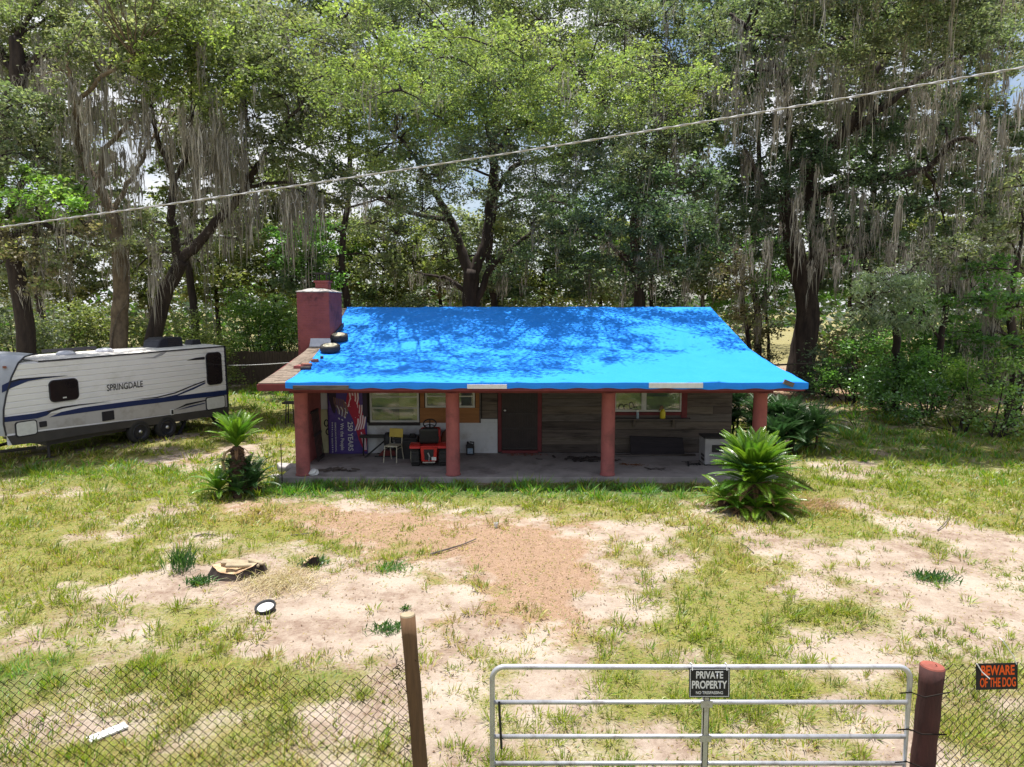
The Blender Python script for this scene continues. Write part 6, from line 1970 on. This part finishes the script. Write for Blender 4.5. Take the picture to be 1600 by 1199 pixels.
SH = [
    ('bright lime shrub behind the board fence right of the trailer', 398, 590, 41, 100, 135, 'lime', .2, True),
    ('tall lime shrub beside the chimney', 440, 590, 40, 60, 125, 'lime', .2, True),
    ('yellow-green shrub above the trailer air conditioner', 300, 590, 36, 90, 110, 'sun', .18, False),
    ('olive shrub behind the middle of the trailer', 110, 600, 34, 120, 130, 'olive', .18, False),
    ('dull green shrub behind the trailer nose', 20, 610, 32, 110, 150, 'oak', .18, False),
    ('sunlit olive shrub between pale trunk and leaning trunk', 215, 590, 37, 80, 100, 'olive', .18, False),
    ('dark green bush far behind the chimney top', 520, 580, 42, 80, 130, 'dark', .2, False),
    ('olive bush behind the left end of the roof ridge', 585, 580, 41, 90, 110, 'olive', .2, False),
    ('shaded bush behind roof ridge left of the forked trunk', 660, 580, 42, 90, 120, 'oak', .2, False),
    ('brownish thicket behind roof ridge right of the forked trunk', 800, 580, 42, 100, 110, 'olive', .2, False),
    ('tan thicket behind the middle of roof ridge', 880, 580, 43, 90, 110, 'brown', .2, False),
    ('yellow-green bush behind the right half of roof ridge', 945, 580, 41, 70, 110, 'sun', .2, False),
    ('dark bush around the thin straight trunk', 1010, 580, 38, 70, 130, 'dark', .2, True),
    ('lime bush behind the right roof ridge end', 1110, 580, 39, 60, 90, 'lime', .2, False),
    ('dark glossy bush hanging over the right ridge corner', 1065, 580, 37, 70, 130, 'dark', .2, True),
    ('brown brushy thicket right of the roof slope', 1170, 590, 40, 70, 90, 'brown', .2, False),
    ('dark undergrowth at the foot of the massive oak', 1300, 625, 33, 80, 60, 'dark', .16, False),
    ('shaded green bush right of the massive oak', 1335, 630, 31, 80, 90, 'green', .16, False),
    ('dark leafy bush beneath the silvery tree', 1400, 640, 28.5, 90, 70, 'green', .15, True),
    ('low green bush with glossy leaves at the yard edge', 1455, 660, 25.5, 90, 60, 'green', .14, True),
    ('mixed green thicket in the right middle', 1480, 650, 28, 100, 110, 'green', .15, False),
    ('bright leafy bush in the right middle', 1530, 660, 26, 80, 110, 'lime', .15, False),
    ('rambling bush at the right edge of the yard', 1575, 690, 23, 80, 110, 'lime', .13, True),
    ('twiggy brown undergrowth at the right yard edge', 1510, 685, 24, 90, 50, 'brown', .12, False),
    ('tall sunlit bush at the right picture edge', 1600, 640, 27, 80, 200, 'sun', .15, False),
    ('dull thicket behind the junk pile', 1350, 600, 38, 120, 80, 'brown', .2, False),
    ('deep green thicket behind the silvery tree', 1450, 600, 36, 120, 120, 'green', .2, False),
    ('shadowy thicket far right behind the edge tree', 1560, 600, 35, 120, 130, 'dark', .2, False),
]
for i, (lab, u, vb, Y, wp, hp, pal, sz_, gl) in enumerate(SH):
    shrub(lab, u, vb, Y, wp, hp * (1.0 if Y > 30 else 1.0) + 20, pal, i, sz_, gl)

# --- the wood beyond, one dark mass
r = np.random.default_rng(77)
n = 27000
X = r.uniform(-70, 75, n)
Yw_ = r.uniform(58, 80, n)
hw = 4.5 + 5.5 * fbm(X, Yw_ * 0 + 3, 9, 70, 3) - 1.5
keep = np.abs(X / Yw_ - .392) > .035
Z = r.random(n) ** .8 * hw
Z[~keep] = np.maximum(Z[~keep], 2.6)
V = leaf_quads(np.stack([X, Yw_, Z], -1), .75, .4, r, .4)
C = np.asarray(PAL['olive'] + PAL['green'] + PAL['oak'])[r.integers(0, 13, n)] * r.uniform(.7, 1.2, (n, 1))
wd = quads('woods', V, C, M_LEAF)
wd['kind'] = 'stuff'

# ------------------------------------------------------------------ board fence behind the trailer, junk on the right
t = thing('board_fence', 'weathered brown board fence behind the trailer and lime shrub', 'fence', (-15, 38.5, 0))
rr = random.Random(6)
x = -21.0
while x < -9.2:
    w_ = rr.uniform(.13, .15)
    ob('board', MB().box(x, x + w_ - .012, 38.5 - rr.uniform(0, .012), 38.53, .03, 1.85 + rr.uniform(-.03, .03)), M_FENCEW, t)
    x += w_
ob('rail', MB().box(-21, -9.2, 38.535, 38.57, .4, .5), M_FENCEW, t)
ob('rail', MB().box(-21, -9.2, 38.535, 38.57, 1.4, 1.5), M_FENCEW, t)
t = thing('junk_pile', 'heap of grey scrap boards and poles under the right trees', 'junk', (17.5, 33, 0))
q = P(1310, 560, 34)
for k in range(14):
    ob('scrap_board', MB().obox((q[0] + rr.gauss(0, .8), 34 + rr.gauss(0, .4), .5 + .08 * k + rr.uniform(-.1, .1)), (rr.uniform(.8, 2.2), rr.uniform(.12, .3), .05), (rr.uniform(-.3, .3), rr.uniform(-.35, .35), rr.uniform(-.6, .6))), rr.choice(M_WOODG + [M_ALU]), t)
for k in range(5):
    a_ = Vector((q[0] - .4 + rr.gauss(0, .3), 34 + rr.gauss(0, .3), .4))
    ob('pole', MB().tube([a_, a_ + Vector((rr.uniform(.4, 1.2), rr.uniform(-.3, .3), rr.uniform(1.3, 2.0)))], .035, 6), M_WOODG[1], t)

# ------------------------------------------------------------------ grass
def lawn():
    r = np.random.default_rng(9)
    Vs, Cs = [], []
    GC = np.array([(.21, .27, .022), (.25, .29, .028), (.15, .22, .022), (.29, .31, .04)])
    LC = np.array([(.09, .24, .025), (.13, .29, .03)])
    DC = np.array([(.44, .33, .14), (.38, .27, .115), (.50, .41, .19), (.32, .20, .10), (.40, .36, .10)])
    def put(x, y, g, s, l, hgt, wid, a_, ln, isdry, tone):
        n = len(x)
        h_ = hgt * r.uniform(.45, 1.15, n) * (1 + .7 * l) * np.where(isdry, .8, 1.0)
        C = np.where(isdry[:, None], DC[r.integers(0, 5, n)], np.where((r.random(n) < l * .85)[:, None], LC[r.integers(0, 2, n)], GC[r.integers(0, 4, n)])) * tone[:, None]
        ax = np.stack([np.cos(a_) * ln, np.sin(a_) * ln, np.ones(n)], -1)
        ax /= np.linalg.norm(ax, axis=1)[:, None]
        sd = np.stack([-np.sin(a_ + .6), np.cos(a_ + .6), np.zeros(n)], -1)
        b = np.stack([x, y, gz(x, y) - .005], -1)
        m = b + ax * (h_ * .45)[:, None]
        tp_ = b + ax * h_[:, None] + np.stack([np.cos(a_), np.sin(a_), -.5 * np.ones(n)], -1) * (h_ * ln * .3)[:, None]
        wv = (wid * r.uniform(.7, 1.3, n))[:, None]
        Vs.append(np.stack([b, m - sd * wv, tp_, m + sd * wv], 1))
        Cs.append(C)
    def free(x, y):
        return (np.abs(x) < .85 * y + 2.0) & ~((np.abs(x - .42) < 6.25) & (y > 16.97) & (y < 29))
    # x0, x1, y0, y1, tufts per m2, blades per tuft, loose blades per m2, height, half width
    zones = [(-7, 7.5, 4.2, 8.5, 70, 20, 520, .125, .0060), (-11, 12, 8.5, 13, 60, 16, 420, .125, .0080), (-15, 17, 13, 18.2, 46, 13, 280, .13, .0115), (-20, 24, 18.2, 25, 24, 10, 80, .16, .018), (-26, 30, 25, 38, 10, 9, 30, .2, .028)]
    for xa, xb, ya, yb, td, tb, ld, hgt, wid in zones:
        A = (xb - xa) * (yb - ya)
        n = int(A * td)
        x, y = r.uniform(xa, xb, n), r.uniform(ya, yb, n)
        g, s_, l = fields(x, y)
        p = np.clip((g - .22) * 1.35, 0, 1) * np.clip(.25 + 2.2 * (fbm(x, y, .55, 81, 2) - .36), .12, 1) + .035 * (1 - s_)
        ok = (r.random(n) < p) & free(x, y)
        x, y, g, s_, l = x[ok], y[ok], g[ok], s_[ok], l[ok]
        n = len(x)
        sz = r.gamma(3.0, .33, n)
        dryt = np.clip(.24 + 1.5 * (fbm(x, y, 1.7, 91, 3) - .5) + .55 * s_ - .9 * l - .3 * (g - .6), .05, .95)
        tone = r.uniform(.75, 1.25, n)
        cnt = np.maximum(4, (tb * (.35 + .65 * sz)).astype(int))
        k = np.repeat(np.arange(n), cnt)
        m = len(k)
        a_ = r.uniform(0, 2 * np.pi, m)
        rad = .065 * (.5 + .5 * sz[k]) * np.sqrt(r.random(m)) * (1 + .6 * (ya > 12))
        put(x[k] + rad * np.cos(a_), y[k] + rad * np.sin(a_), g[k], s_[k], l[k], hgt * (.55 + .45 * sz[k]), wid, a_ + r.normal(0, .5, m), r.uniform(.15, .95, m), r.random(m) < dryt[k], tone[k] * r.uniform(.85, 1.15, m))
        # loose, mostly dry stems between the tufts
        n = int(A * ld)
        x, y = r.uniform(xa, xb, n), r.uniform(ya, yb, n)
        g, s_, l = fields(x, y)
        ok = (r.random(n) < np.clip(.12 + .8 * g + .5 * s_, 0, 1)) & free(x, y)
        x, y, g, s_, l = x[ok], y[ok], g[ok], s_[ok], l[ok]
        n = len(x)
        put(x, y, g, s_, l, hgt * .55, wid * .9, r.uniform(0, 2 * np.pi, n), r.uniform(.4, 3.0, n), r.random(n) < np.clip(.95 - .75 * g - .6 * l, .1, 1), r.uniform(.6, 1.2, n))
    o = quads('grass', np.concatenate(Vs), np.concatenate(Cs), M_GRASS)
    o['kind'] = 'stuff'
    tag(o, 'patchy yellow-green grass and dry stems over the sandy yard', 'grass')
lawn()

def litter():
    """dead leaves and bits of twig lying on the soil"""
    r = np.random.default_rng(19)
    n = 34000
    x, y = r.uniform(-12, 14, n), r.uniform(4.3, 17.5, n)
    g, s_, l = fields(x, y)
    ok = (r.random(n) < np.clip(.04 + .2 * s_ + 2.2 * (fbm(x, y, .7, 55, 4) - .50), 0.02, 1)) & (np.abs(x) < .85 * y + 1) & ~((np.abs(x - .42) < 6.25) & (y > 16.9))
    x, y = x[ok], y[ok]
    n = len(x)
    c = np.stack([x, y, gz(x, y) + .012], -1)
    V = leaf_quads(c, .045, .018, r, .9)
    V[:, :, 2] = np.maximum(V[:, :, 2], c[:, None, 2] - .008)
    C = np.array([(.20, .125, .08), (.15, .095, .065), (.27, .18, .115), (.33, .25, .17), (.11, .075, .055)])[r.integers(0, 5, n)] * r.uniform(.7, 1.2, (n, 1))
    o = quads('leaf_litter', V, C, M_MOSS)
    o['kind'] = 'stuff'
    tag(o, 'dead leaves and twig bits scattered over the sandy ground', 'leaf litter')
litter()
tris = sum(len(m_.polygons) * 2 for m_ in bpy.data.meshes)
print('TRIS', tris)
